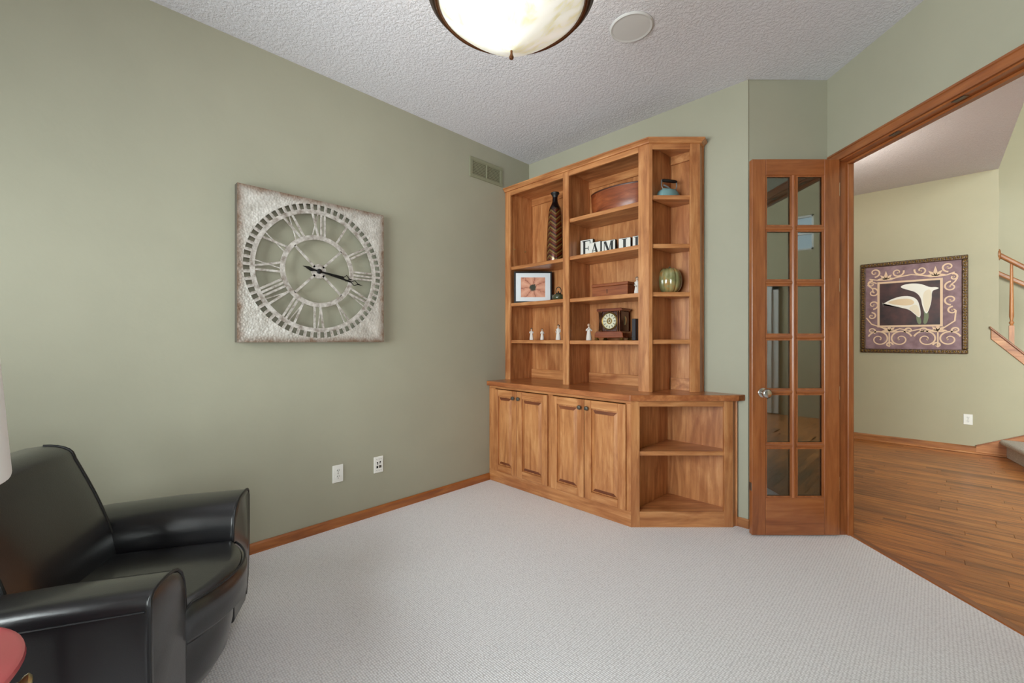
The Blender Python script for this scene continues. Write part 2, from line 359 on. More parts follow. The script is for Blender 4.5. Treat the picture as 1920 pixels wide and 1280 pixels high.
box('hall_head_casing', 'cherry_y', tr, LW2, LW2 + .016, D0 - .06, D1 + .06, DH - .008, DH + .052, .003)
box('hall_side_casing', 'cherry_z', tr, LW2, LW2 + .016, D1 + .004, D1 + .064, 0, DH - .008, .003)

# ---- glazed door standing open in front of the short wall
DF = 2.717
door = sroot('door_1', 'narrow cherry French door with twelve panes, standing open', loc=W(2.083, DF), rotz=TH)
dx0, dx1 = 1.525 - 2.083, 0.0
gx0, gx1 = 1.613 - 2.083, 1.985 - 2.083
box('stile', 'cherry_z', door, dx0, gx0, 0, .035, .010, 2.398, .003)
box('stile', 'cherry_z', door, gx1, dx1, 0, .035, .010, 2.398, .003)
box('top_rail', 'cherry_x', door, gx0, gx1, 0, .035, 2.297, 2.398, .002)
box('bottom_rail', 'cherry_x', door, gx0, gx1, 0, .035, .010, .247, .002)
cols = [(gx0, -.301), (-.274, gx1)]
zs = [.247, .5775, .920, 1.2685, 1.614, 1.960, 2.297]
MB().prism([(-.301, .006), (-.293, 0), (-.282, 0), (-.274, .006), (-.274, .03), (-.301, .03)], .247, 2.297, 'z').build('muntin', 'cherry_z', door)
for k in range(1, 6):
    z = zs[k]
    for (a, b) in cols:
        MB().prism([(.006, z - .012), (0.001, z - .005), (0.001, z + .005), (.006, z + .012), (.03, z + .012), (.03, z - .012)], a, b, 'x').build('muntin', 'cherry_x', door)
for (a, b) in cols:
    for k in range(6):
        z0 = zs[k] + (.012 if k else 0); z1 = zs[k + 1] - (.012 if k < 5 else 0)
        box('pane', 'glass', door, a, b, .016, .020, z0, z1)
        m = MB(); e = .010
        m.prism([(a, z0), (b, z0), (b - e, z0 + e), (a + e, z0 + e)], .006, .014, 'y'); m.prism([(a, z1), (b, z1), (b - e, z1 - e), (a + e, z1 - e)], .006, .014, 'y')
        m.prism([(a, z0), (a + e, z0 + e), (a + e, z1 - e), (a, z1)], .006, .014, 'y'); m.prism([(b, z0), (b - e, z0 + e), (b - e, z1 - e), (b, z1)], .006, .014, 'y')
        m.build('glazing_bead', 'cherry_z', door)
Rx = Matrix.Rotation(pi / 2, 4, 'X')
kb = MB().lathe([(.030, 0), (.030, .005), (.026, .008), (.011, .010), (.011, .026), (.022, .032), (.029, .042), (.029, .052), (.022, .060), (.008, .062)], seg=24, M=Matrix.Translation((1.592 - 2.083, 0, .915)) @ Rx)
o = kb.build('knob', 'nickel', door, smooth=True); o['label'] = 'satin nickel round door knob'
for z in (.33, .91, 1.60, 2.21):
    box('hinge', 'nickel', door, dx1 - .001, dx1 + .012, .012, .034, z - .045, z + .045, .003)
box('flush_bolt', 'pewter', door, dx0 - .003, dx0 + .001, .004, .030, .29, .34, .001)

# ================================================================ THE HALL AND FOYER
hall = sroot('floor_hall', 'honey oak strip floor of the hall')
edge0, edge1 = W(2.19, DS), W(2.19, .2)
poly = [tuple(W(2.18, -0.1))[:2], tuple(W(2.18, DS))[:2], tuple(W(1.6, DS + .09))[:2], (-1.6, YB + .1), (-1.6, YH + .05), (4.5, YH + 1.1), (4.5, -1.6), (1.46, -1.6), (1.46, 1.5)]
MB().prism(poly, -.06, -.013).build('subfloor', 'floor_strip', hall)
pm = {}
for L in (0.6, 0.85, 1.1, 1.4):
    q = MB().box(0, L - .0012, 0, .0748, -.013, 0).build('plank', 'floor_strip', hall, .0012); pm[L] = q.data; bpy.data.objects.remove(q)
def visible_x(y):       # strips run in under the carpet edge of the doorway
    return max((2.150 - (y + .076) * st) / ct, -.9)
y = 2.10; count = 0
while y < YH - .02:
    x0 = visible_x(y); xe = 2.2 if y < 6.0 else 1.3
    x = x0 if x0 > -.9 else x0 - random.uniform(0, .5)
    L = random.uniform(0, 1)
    while x < xe and count < 296:
        L = random.choice((0.6, 0.85, 1.1, 1.4))
        p = bpy.data.objects.new('plank', pm[L]); C.objects.link(p); p.parent = hall; p.location = (x, y, -.003); x += L; count += 1
    y += .076
# walls
struct(MB().prism([(-1.6, -.05), (1.62, -.05), (1.62, .02), (.502, 1.33), (.502, ZH), (-1.6, ZH)], YH, YH + .11, 'y').build('wall_hall', 'hall_paint'), 'khaki hall wall carrying the framed lily print')
struct(box('wall_hall_end', 'hall_paint', None, -1.7, -1.6, YB + .1, YH + .1, -.05, ZH), 'end wall of the hall')
struct(box('wall_hall_back', 'hall_paint', None, -1.6, Bx - .02, YB + .1, YB + .14, -.05, ZH), 'hall side of the bookcase wall')
struct(box('wall_stair', 'hall_paint', None, -.6, 4.6, YH + 1.15, YH + 1.25, -.05, 5.2), 'olive wall behind the stair rail')
struct(box('ceiling_hall', 'ceiling_texture', None, -1.7, .50, 1.2, YH + .11, ZH, ZH + .1), 'white hall ceiling')
struct(box('wall_upper', 'hall_paint', None, .40, .50, -1.7, YH + 1.25, ZH + .1, 5.2), 'upper wall beside the stair void')
struct(box('ceiling_foyer', 'ceiling_texture', None, .40, 4.6, -1.7, YH + 1.25, 5.2, 5.3), 'high foyer ceiling')
# front wall of the foyer with its small high window and white door
FX = 4.5
m = MB(); wy0, wy1, wz0, wz1 = 2.05, 2.39, 2.72, 3.29
m.box(FX, FX + .1, -1.7, wy0, -.05, 5.2); m.box(FX, FX + .1, wy1, YH + 1.25, -.05, 5.2); m.box(FX, FX + .1, wy0, wy1, -.05, wz0); m.box(FX, FX + .1, wy0, wy1, wz1, 5.2)
struct(m.build('wall_front', 'hall_paint'), 'front wall of the foyer')
wr = sroot('window_4', 'small high foyer window')
for (a, b, c0, c1) in ((wy0, wy0 + .03, wz0, wz1), (wy1 - .03, wy1, wz0, wz1), (wy0, wy1, wz0, wz0 + .03), (wy0, wy1, wz1 - .03, wz1), (wy0, wy1, 2.98, 3.01)):
    box('window_frame', 'front_door_white', wr, FX + .02, FX + .07, a, b, c0, c1)
box('pane', 'glass', wr, FX + .045, FX + .05, wy0 + .03, wy1 - .03, wz0 + .03, wz1 - .03)
fd = sroot('door_2', 'white panelled front door of the foyer', loc=(FX, 1.35, 0))
box('door_leaf', 'front_door_white', fd, -.045, 0, -.45, .45, 0, 2.10, .003)
for (a, b) in ((-.36, -.05), (.05, .36)):
    for (c0, c1) in ((.2, .85), (1.0, 1.5), (1.65, 1.95)): box('door_panel', 'front_door_white', fd, -.058, -.045, a, b, c0, c1, .008)
for (a, b, c0, c1) in ((-.55, -.45, 0, 2.2), (.45, .55, 0, 2.2), (-.55, .55, 2.10, 2.2)): box('door_casing', 'front_door_white', fd, -.03, 0, a, b, c0, c1, .003)
window_wall('wall_foyer_rear', 'rear wall of the foyer with a tall window', 'x', -1.6, 1.455, 4.5, 5.2, 1.9, 4.1, .9, 4.3, mat='hall_paint', nx=2, wname='window_3')
struct(box('wall_foyer_side', 'hall_paint', None, 1.455, 1.475, .6, Dn.y + .05, -.05, ZH), 'foyer side of the study wall')
# hall baseboard, skirt, stair
struct(MB().prism([(YH, 0), (YH - .016, 0), (YH - .016, .064), (YH - .006, .076), (YH, .076)], -1.6, .335, 'x').build('baseboard_hall', 'trim_wood_x'), 'wood baseboard along the hall wall')
struct(MB().prism([(YH - .016, .0), (YH - .03, .0), (YH - .03, .014), (YH - .016, .02)], -1.6, .60, 'x').build('trim_2', 'maple_x'), 'thin shoe moulding on the hall floor')
st_ = sroot('stairs', 'carpeted stair flight with wooden skirt', loc=(.565, 6.4, 0))
sk = MB().prism([(.335 - .565, 0), (.62, 0), (1.2, .42), (1.2, .765), (.335 - .565, .080)], YH - .020 - 6.4, YH - 6.4, 'y').build('skirt_board', 'maple_x', st_); sk['label'] = 'honey wood stair skirt board'
MB().prism([(.335 - .565, .080), (1.2, .765), (1.2, .777), (.335 - .565, .092)], YH - .027 - 6.4, YH - 6.4, 'y').build('skirt_cap', 'cherry_x', st_)
for i in range(3):
    x0 = i * .27 - .01; prof = [(x0, i * .18), (x0, i * .18 + .125)]
    prof += [(x0 - .020 - .030 * math.sin(a), i * .18 + .155 - .030 * math.cos(a)) for a in [k * pi / 8 for k in range(9)]]
    prof += [(x0 + .3, i * .18 + .185), (x0 + .3, i * .18)]
    m = MB(); m.grid([[(q[0] + .2 * (.528 - yy), yy, q[1]) for q in prof] for yy in (.528, -.9)], closed=True, caps=True); m.build('step', 'stair_carpet', st_, smooth=True)
# sloping cap of the knee wall, rail, balusters
cs = -1.172
cap = thing('stair_railing', 'honey wood stair railing with turned baluster at the end of the hall wall', 'railing', (.50, YH + .05, 1.30))
def slope(x0, x1, zoff, h, y0, y1, sl): return MB().prism([(x0, zoff + sl * x0), (x1, zoff + sl * x1), (x1, zoff + h + sl * x1), (x0, zoff + h + sl * x0)], y0, y1, 'y')
MB().prism([(-.055, -.04), (.9, -.04 + cs * .955), (.9, .075 + cs * .955), (-.055, .075)], -.066, -.050, 'y').build('face_board', 'maple_x', cap, .003)
MB().prism([(-.065, .075), (.9, .075 + cs * .965), (.9, .100 + cs * .965), (-.065, .100)], -.085, .075, 'y').build('sloped_cap', 'cherry_x', cap, .004)
rs = -0.90
MB().prism([(.0, .845), (.9, .845 + rs * .9), (.9, .905 + rs * .9), (.0, .905)], -.03, .03, 'y').build('handrail', 'trim_wood_x', cap, .014, 2)
MB().lathe([(.062, 0), (.062, .010), (.052, .018), (.03, .022)], seg=24, M=Matrix.Translation((-.002, 0, .872)) @ Matrix.Rotation(pi / 2, 4, 'Y')).build('rail_rosette', 'trim_wood_x', cap, smooth=True)
for x in (.095, .245, .395):
    zb = .09 + cs * (x + .065); zt = .85 + rs * x
    m = MB(); m.box(x - .019, x + .019, -.019, .019, zb - .02, zb + .20)
    m.lathe([(.017, zb + .20), (.012, zb + .21), (.019, zb + .225), (.019, zb + .235), (.011, zb + .25), (.018, zb + .30), (.016, zb + .45), (.011, zt + .01)], c=(x, 0, 0), seg=14)
    m.build('baluster', 'maple_z', cap, smooth=True)
wh = thing('wall_handrail', 'wood handrail bracketed to the far stairwell wall', 'handrail', (.55, YH + 1.15, 2.02))
MB().prism([(-.9, .045 + .9 * .75), (.9, .045 - .9 * .75), (.9, .105 - .9 * .75), (-.9, .105 + .9 * .75)], -.10, -.045, 'y').build('rail', 'trim_wood_x', wh, .012, 2)
MB().tube([(.30, 0, -.24), (.30, -.04, -.24), (.30, -.075, -.21), (.30, -.075, -.165)], .010).build('bracket', 'pewter', wh, smooth=True)

# ================================================================ BUILT-IN BOOKCASE
YF, YU = 2.590, 2.790                      # faces of the base and of the upper part
FXB = -1.437                               # fold of the base face
bf = W(0, 0)
def LD(x, y): return (x * ct + y * st, -x * st + y * ct)
# ---- base cabinet
bc = thing('base_cabinet', 'honey maple base cabinet with four raised-panel doors below the bookcase', 'cabinet', (XL + .004, YF, 0))
bw = FXB - XL - .004
dep = YB - YF - .004
def door_edges(): return [(-2.763, -2.481), (-2.478, -2.148), (-2.112, -1.804), (-1.799, -1.469)]
X0 = XL + .004
box('side_panel', 'maple_z', bc, 0, .018, .02, dep, 0, .845)
box('side_panel', 'maple_z', bc, bw - .02, bw - .002, .02, dep, 0, .845)
box('back_panel', 'maple_z', bc, .018, bw - .02, dep - .012, dep, .1, .845)
box('cabinet_floor', 'maple_x', bc, .018, bw - .02, .02, dep - .012, .10, .118)
box('bottom_rail', 'maple_x', bc, 0, bw, 0, .02, 0, .104, .002)
box('top_rail', 'maple_x', bc, 0, bw, 0, .02, .822, .845, .002)
box('face_stile', 'maple_z', bc, 0, -2.755 - X0, 0, .02, .104, .822, .0015)
box('face_stile', 'maple_z', bc, -2.155 - X0, -2.105 - X0, 0, .02, .104, .822, .0015)
box('face_stile', 'maple_z', bc, -1.476 - X0, bw, 0, .02, .104, .822, .0015)
for i, (a, b) in enumerate(door_edges()):
    z0, z1 = .106, .818; a -= X0; b -= X0
    dr = bpy.data.objects.new('door', None); C.objects.link(dr); dr.parent = bc; dr.location = (a, -.020, z0); dr.empty_display_size = .03
    w_, h_ = b - a, z1 - z0; s_ = .058
    box('door_stile', 'maple_z', dr, 0, s_, 0, .019, 0, h_, .003); box('door_stile', 'maple_z', dr, w_ - s_, w_, 0, .019, 0, h_, .003)
    box('door_rail', 'maple_x', dr, s_, w_ - s_, 0, .019, 0, s_, .003); box('door_rail', 'maple_x', dr, s_, w_ - s_, 0, .019, h_ - s_, h_, .003)
    m = MB(); e = .030; p0, p1, q0, q1 = s_ + .001, w_ - s_ - .001, s_ + .001, h_ - s_ - .001
    rows = []
    for (ins, yy) in ((0, .018), (0, .013), (e * .25, .0125), (e, .0045), (e + .003, .002)):
        rows.append([(p0 + ins, yy, q0 + ins), (p1 - ins, yy, q0 + ins), (p1 - ins, yy, q1 - ins), (p0 + ins, yy, q1 - ins)])
    m.grid(rows, closed=True, caps=True); m.build('door_panel', 'maple_z', dr)
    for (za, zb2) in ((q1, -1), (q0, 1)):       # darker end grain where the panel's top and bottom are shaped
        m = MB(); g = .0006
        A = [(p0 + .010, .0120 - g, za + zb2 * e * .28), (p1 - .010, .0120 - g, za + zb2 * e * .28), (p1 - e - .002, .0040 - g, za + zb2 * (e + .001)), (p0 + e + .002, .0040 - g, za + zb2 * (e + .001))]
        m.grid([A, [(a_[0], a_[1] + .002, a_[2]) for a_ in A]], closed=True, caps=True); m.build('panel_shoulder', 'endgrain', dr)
    kx = (w_ - .029) if i % 2 == 0 else .029
    k = MB().lathe([(.006, 0), (.006, .010), (.015, .014), (.0165, .020), (.013, .026), (.004, .028)], seg=18, M=Matrix.Translation((kx, 0, h_ - .058)) @ Rx).build('door_knob', 'pewter', dr, smooth=True)
# ---- angled open shelf unit of the base; local x along its face, y into the corner
lat0, db = LD(FXB, YF)
ang = thing('corner_shelf_unit', 'open triangular maple shelf unit ending the base cabinet beside the glazed door', 'shelf unit', (FXB, YF, 0), TH)
def loc_ang(x, y, ox=FXB, oy=YF):          # room point -> local of the angled unit
    dx, dy = x - ox, y - oy; return (dx * ct + dy * st, -dx * st + dy * ct)
fw = 1.473 - lat0
inL = loc_ang(FXB + .002, YB - .006); end = (fw, 0); endb = loc_ang(W(1.473, db).x + .0, YB - .006)
endw = loc_ang(-0.947, YB - .006)
tri = [(0.012, .018), (fw - .012, .018), (endw[0] - .01, endw[1] - .004), (inL[0] + .012, inL[1] - .012)]
for z0, z1, nm in ((.085, .103, 'bottom_shelf'), (.476, .505, 'shelf'), (.822, .845, 'top_panel')):
    MB().prism([(p[0], p[1] if i > 1 else (.018 if nm != 'shelf' else .008)) for i, p in enumerate(tri)], z0, z1).build(nm, 'maple_x', ang, .002)
MB().prism([(0, .02), (.016, .026), (inL[0] + .018, inL[1] - .004), (inL[0], inL[1])], .0, .845).build('side_panel', 'maple_z', ang)
MB().prism([(inL[0], inL[1]), (inL[0] + .002, inL[1] - .016), (endw[0] - .002, endw[1] - .016), (endw[0], endw[1])], 0, .845).build('back_panel', 'maple_z', ang)
MB().prism([(fw - .002, 0), (fw, 0), (endw[0], endw[1]), (endw[0] - .016, endw[1])], 0, .845).build('end_panel', 'maple_z', ang)
k = db / 802
box('face_stile', 'maple_z', ang, 0, (1199.6 - 960) * k - lat0, 0, .02, 0, .845, .0015)
box('face_stile', 'maple_z', ang, (1358 - 960) * k - lat0, fw, 0, .02, 0, .845, .0015)
sx0, sx1 = (1199.6 - 960) * k - lat0, (1358 - 960) * k - lat0
box('bottom_rail', 'maple_x', ang, sx0, sx1, 0, .02, 0, .104, .0015); box('top_rail', 'maple_x', ang, sx0, sx1, 0, .02, .805, .845, .0015)
# ---- countertop
cp = [(XL + .002, YB - .002), (XL + .002, YF - .032), (FXB + .013, YF - .032)]
e0 = LD(*cp[2]); e1 = W(1.497, e0[1]); cp += [(e1.x, e1.y), (e1.x + (YB - .002 - e1.y) * .35, YB - .002)]
ctp = MB().prism([(p[0] - XL, p[1] - YB) for p in cp], .845, .885).build('countertop', 'maple_top', None, .005, 2)
ctp.location = (XL, YB, 0); tag(ctp, 'long honey maple worktop between the base cabinet and the bookcase', 'countertop')
# ---- upper bookcase, two bays
FUX = -1.4105                               # fold of the upper face
SH = .030
ub = thing('bookcase', 'tall honey maple bookcase with two shelf bays on the worktop', 'bookcase', (XL + .004, YU, .885))
X0 = XL + .004; zc = 2.622 - .885; dpt = YB - YU - .004
xs_ = [-2.841, -2.772, -2.164, -2.104, -1.492, FUX]
box('side_panel', 'maple_z', ub, .0, .055, .015, dpt, 0, zc)
box('divider', 'maple_z', ub, -2.150 - X0, -2.118 - X0, .015, dpt, 0, zc)
box('side_panel', 'maple_z', ub, -1.470 - X0, FUX - .004 - X0, .02, dpt, 0, zc)
box('face_stile', 'maple_z', ub, 0, -2.772 - X0, 0, .02, 0, zc, .0015)
box('face_stile', 'maple_z', ub, -2.164 - X0, -2.104 - X0, 0, .02, 0, zc, .0015)
box('face_stile', 'maple_z', ub, -1.492 - X0, FUX - X0, 0, .02, 0, zc, .0015)
box('top_panel', 'maple_x', ub, 0, FUX - .01 - X0, .02, dpt, 2.610 - .885, zc)
for j, (a, b) in enumerate(((-2.782, -2.150), (-2.118, -1.470))):
    a -= X0; b -= X0
    box('top_rail', 'maple_x', ub, a + .010 + (.004 if j else 0), b - .014 - (.008 if j else 0), .0005, .02, 2.578 - .885, zc, .0015)
    box('back_panel', 'maple_z', ub, a, b, dpt - .010, dpt, 0, zc)
    box('back_cleat', 'maple_x', ub, a, b, dpt - .026, dpt - .010, 2.545 - .885, 2.610 - .885, .002)
    box('back_cleat', 'maple_x', ub, a, b, dpt - .026, dpt - .010, 0, .085, .002)
    for z in ((1.924, 1.588, 1.249) if j == 0 else (2.235, 1.928, 1.585, 1.246)):
        box('shelf', 'maple_x', ub, a + .001, b - .001, .016, dpt - .011, z - SH - .885, z - .885, .0025)
for yy in (.06, .21): MB().lathe([(.006, 0), (.006, .012), (.003, .014)], seg=10, M=Matrix.Translation((.055, yy, 2.09 - .885)) @ Matrix.Rotation(pi / 2, 4, 'Y')).build('shelf_pin', 'brass', ub)
def crown_profile(): return [(0, 0), (-.010, .002), (-.012, .010), (-.026, .022), (-.030, .024), (-.030, .034), (.02, .034)]
pf = crown_profile()
def sweep(path, prof, name, mat, parent):    # path: list of (point, outward direction scaled for mitre)
    rows = [[(p[0] - n[0] * q[0], p[1] - n[1] * q[0], p[2] + q[1]) for q in prof] for p, n in path]
    m = MB(); m.grid(rows, closed=True, caps=True); return m.build(name, mat, parent)
zk = 2.616 - .885
mt = math.tan(TH / 2)                        # mitre at the fold
sweep([((0, 0, zk), (0, -1)), ((FUX - X0, 0, zk), (mt, -1))], pf, 'crown', 'maple_x', ub)
# ---- upper angled bay
latu, du = LD(FUX, YU)
ua = thing('corner_bookcase', 'narrow angled maple bookcase bay at the right end of the bookcase', 'bookcase', (FUX, YU, .885), TH)
fu = 1.314 * 1.0 - latu + (du - 2.99) * .44
k = du / 802
s0, s1, s2 = (1223.5 - 960) * k - latu, (1294.5 - 960) * k - latu, (1312.5 - 960) * k - latu
iL = loc_ang(FUX + .002, YB - .006, FUX, YU); eb = loc_ang(FUX + s2 * ct - .008, YB - .006, FUX, YU)
box('face_stile', 'maple_z', ua, 0, s0, 0, .02, 0, zc, .0015); box('face_stile', 'maple_z', ua, s1, s2, 0, .02, 0, zc, .0015)
box('top_rail', 'maple_x', ua, s0, s1, .0005, .02, 2.578 - .885, zc, .0015)
MB().prism([(0, .02), (.014, .024), (iL[0] + .016, iL[1] - .004), (iL[0], iL[1])], 0, zc).build('side_panel', 'maple_z', ua)
MB().prism([(iL[0], iL[1]), (iL[0] + .002, iL[1] - .014), (eb[0] - .002, eb[1] - .014), (eb[0], eb[1])], 0, zc).build('back_panel', 'maple_z', ua)
MB().prism([(s2 - .002, 0), (s2, 0), (eb[0], eb[1]), (eb[0] - .016, eb[1])], 0, zc).build('end_panel', 'maple_z', ua)
t3 = [(.012, .012), (s2 - .012, .012), (eb[0] - .014, eb[1] - .016), (iL[0] + .014, iL[1] - .018)]
for z in (2.262, 1.922, 1.584, 1.252): MB().prism(t3, z - SH - .885, z - .885).build('shelf', 'maple_x', ua, .0025)
MB().prism(t3, 2.606 - .885, zc).build('top_panel', 'maple_x', ua)
def on_back(a, b, t0, t1):                   # strip in front of the angled bay's back panel
    p, q = Vector(iL), Vector(eb); u = (q - p).normalized(); n = Vector((u.y, -u.x)); L = (q - p).length
    A, B = p + u * a, p + u * (L - b)
    return [tuple(A + n * t0), tuple(B + n * t0), tuple(B + n * t1), tuple(A + n * t1)]
MB().prism(on_back(.02, .02, .014, .030), 2.545 - .885, 2.606 - .885).build('back_cleat', 'maple_x', ua)
MB().prism(on_back(.02, .02, .014, .030), 0, .085).build('back_cleat', 'maple_x', ua)
sweep([((0, 0, zk), (-mt, -1)), ((s2, 0, zk), (.75, -1)), ((eb[0], eb[1], zk), (.92, -.3))], pf, 'crown', 'maple_x', ua)

# ================================================================ THINGS ON THE SHELVES
def on_shelf(x, y, z): return (x, y, z + .0005)
vs = thing('vase', 'tall black bottle vase with gold and copper chevrons, on the upper left shelf', 'vase', on_shelf(-2.365, 2.94, 1.924))
MB().lathe([(.060, 0), (.074, .004), (.077, .02), (.075, .12), (.068, .30), (.060, .42), (.056, .455), (.050, .48), (.034, .51), (.025, .535), (.022, .575)], seg=36).build('body', 'vase_glaze', vs, smooth=True)
o = MB().lathe([(.022, .570), (.024, .585), (.034, .600), (.038, .606), (.038, .614), (.030, .618), (.018, .612), (.014, .59)], seg=32).build('lip', 'letter_black', vs, smooth=True)
bw_ = thing('wooden_bowl', 'oval red-brown wooden trencher on the top shelf of the middle bay', 'bowl', on_shelf(-1.735, 2.955, 2.235))
sx, sy = 1.0, .42
MB().lathe([(.225, 0), (.236, .01), (.246, .06), (.251, .12), (.252, .176), (.238, .176), (.232, .06), (.20, .02)], seg=48, sx=1.0, sy=.46).build('bowl_body', 'bowl_wood', bw_, smooth=True)
MB().lathe([(.2525, .168), (.256, .172), (.255, .180), (.244, .182), (.238, .176)], seg=48, sx=1.0, sy=.46, caps=False).build('bowl_rim', 'bowl_rim', bw_, smooth=True)
# letter blocks
LET = {
 'F': [[(-.8, -1), (-.1, -1), (-.1, -.9), (-.25, -.9), (-.25, .9), (-.1, .9), (-.1, 1), (-.8, 1), (-.8, .9), (-.65, .9), (-.65, -.9), (-.8, -.9)], [(-.3, .9), (.75, .9), (.75, 1), (-.3, 1)], [(.68, .55), (.75, .55), (.75, 1), (.60, .93)], [(-.3, -.02), (.35, -.02), (.35, .08), (-.3, .08)], [(.28, -.25), (.38, -.25), (.38, .3), (.28, .3)]],
 'A': [[(-.72, -1), (-.62, -1), (.02, .8), (-.05, 1)], [(-.05, 1), (.10, 1), (.78, -1), (.30, -1), (-.08, .45)], [(-.45, -.42), (.35, -.42), (.35, -.34), (-.45, -.34)], [(-.9, -1), (-.35, -1), (-.35, -.93), (-.9, -.93)], [(.1, -1), (.92, -1), (.92, -.93), (.1, -.93)]],
 'M': [[(-.78, -1), (-.68, -1), (-.68, 1), (-.78, 1)], [(-.85, 1), (-.40, 1), (.16, -.6), (.0, -1), (-.08, -1), (-.72, .8)], [(.0, -1), (.08, -1), (.55, 1), (.42, 1)], [(.42, -1), (.85, -1), (.85, 1), (.42, 1)], [(-.95, -1), (-.5, -1), (-.5, -.92), (-.95, -.92)], [(.3, -1), (.98, -1), (.98, -.92), (.3, -.92)], [(.4, .92), (.98, .92), (.98, 1), (.4, 1)]],
 'I': [[(-.27, -1), (.27, -1), (.27, 1), (-.27, 1)], [(-.5, -1), (.5, -1), (.5, -.9), (-.5, -.9)], [(-.5, .9), (.5, .9), (.5, 1), (-.5, 1)]],
 'L': [[(-.65, -1), (-.15, -1), (-.15, 1), (-.65, 1)], [(-.85, .9), (.05, .9), (.05, 1), (-.85, 1)], [(-.85, -1), (.8, -1), (.8, -.9), (-.85, -.9)], [(.7, -1), (.8, -1), (.8, -.3), (.62, -.85)]],
}
blocks = [('F', -2.040, 2.950, .118, .150, .10, 'tall white block with a black letter F, leftmost of the word FAMILY'), ('A', -1.930, 2.905, .110, .105, -.05, 'white block with a black letter A between F and M'),
          ('M', -1.818, 2.925, .118, .105, .10, 'white block with a black letter M in the middle bay'), ('I', -1.688, 2.945, .098, .105, .16, 'white block with a black letter I beside the M'), ('L', -1.572, 2.95, .10, .105, .12, 'white block with a black letter L half hidden by the bookcase stile')]
for ch, bx_, by_, bw2, bh, rz, lab in blocks:
    t = thing('letter_block', lab, 'block', on_shelf(bx_, by_, 1.928), rz, 'letter blocks spelling a word on the shelf')
    box('block_body', 'letter_black', t, -bw2 / 2, bw2 / 2, 0, .035, 0, bh, .002)
    box('block_face', 'block_white', t, -bw2 / 2 + .003, bw2 / 2 - .003, -.0015, 0, .003, bh - .003)
    m = MB()
    for i, pl in enumerate(LET[ch]): m.prism([(p[0] * bw2 * .40, bh / 2 + p[1] * bh * .43) for p in pl], -.0035 - i * .00005, -.001, 'y')
    m.build('letter', 'letter_black', t)
# framed flower print
fr_ = thing('photo_frame', 'black framed flower print with white mat, leaning in the left bay', 'picture frame', on_shelf(-2.63, 2.945, 1.588), TH)
fw2, fh = .350, .290; b = .016
for (a, c0, d0, e0_) in ((-fw2 / 2, fw2 / 2, 0, b), (-fw2 / 2, fw2 / 2, fh - b, fh), (-fw2 / 2, -fw2 / 2 + b, b, fh - b), (fw2 / 2 - b, fw2 / 2, b, fh - b)):
    box('frame_side', 'frame_black', fr_, a, c0, -.018, 0, d0, e0_, .002)
m = MB(); mx0, mz0, ox, oz0, oz1 = fw2 / 2 - b, b, .112, .054, .236
box('backing', 'frame_black', fr_, -mx0, mx0, -.006, -.001, b, fh - b)
m.prism([(-mx0, b), (mx0, b), (mx0, oz0), (-mx0, oz0)], -.012, -.007, 'y'); m.prism([(-mx0, oz1), (mx0, oz1), (mx0, fh - b), (-mx0, fh - b)], -.012, -.007, 'y')
m.prism([(-mx0, oz0), (-ox, oz0), (-ox, oz1), (-mx0, oz1)], -.012, -.007, 'y'); m.prism([(ox, oz0), (mx0, oz0), (mx0, oz1), (ox, oz1)], -.012, -.007, 'y')
m.build('mat_board', 'mat_board', fr_); box('print', 'flower_print', fr_, -ox, ox, -.0085, -.0065, oz0, oz1)
# teapot and dish
tp = thing('teapot', 'small dark green teapot with ring handle beside the framed flower print', 'teapot', on_shelf(-2.300, 2.905, 1.588))
MB().lathe([(.035, 0), (.045, .006), (.052, .022), (.050, .038), (.038, .052), (.022, .058)], seg=28).build('body', 'teapot_green', tp, smooth=True)
MB().lathe([(.026, .056), (.024, .062), (.012, .067), (.005, .069), (.008, .075), (.003, .080)], seg=20).build('lid', 'letter_black', tp, smooth=True)
MB().tube([(.032 * math.cos(a) * .9, 0, .082 + .034 * math.sin(a)) for a in [k * 2 * pi / 24 for k in range(24)]], .0036, closed=True).build('handle', 'letter_black', tp, smooth=True)
MB().tube([(-.042, 0, .028), (-.058, 0, .038), (-.068, 0, .054)], [.010, .008, .005]).build('spout', 'teapot_green', tp, smooth=True)
ds = thing('small_dish', 'small pink dish tucked behind the teapot by the bookcase divider', 'dish', on_shelf(-2.205, 2.98, 1.588))
MB().lathe([(.020, 0), (.022, .004), (.018, .012), (.036, .022), (.048, .034), (.044, .034), (.030, .024), (.010, .018)], seg=26).build('dish_bowl', 'dish_pink', ds, smooth=True)
MB().lathe([(.047, .032), (.050, .034), (.047, .037)], seg=26, caps=False).build('dish_rim', 'block_white', ds, smooth=True)
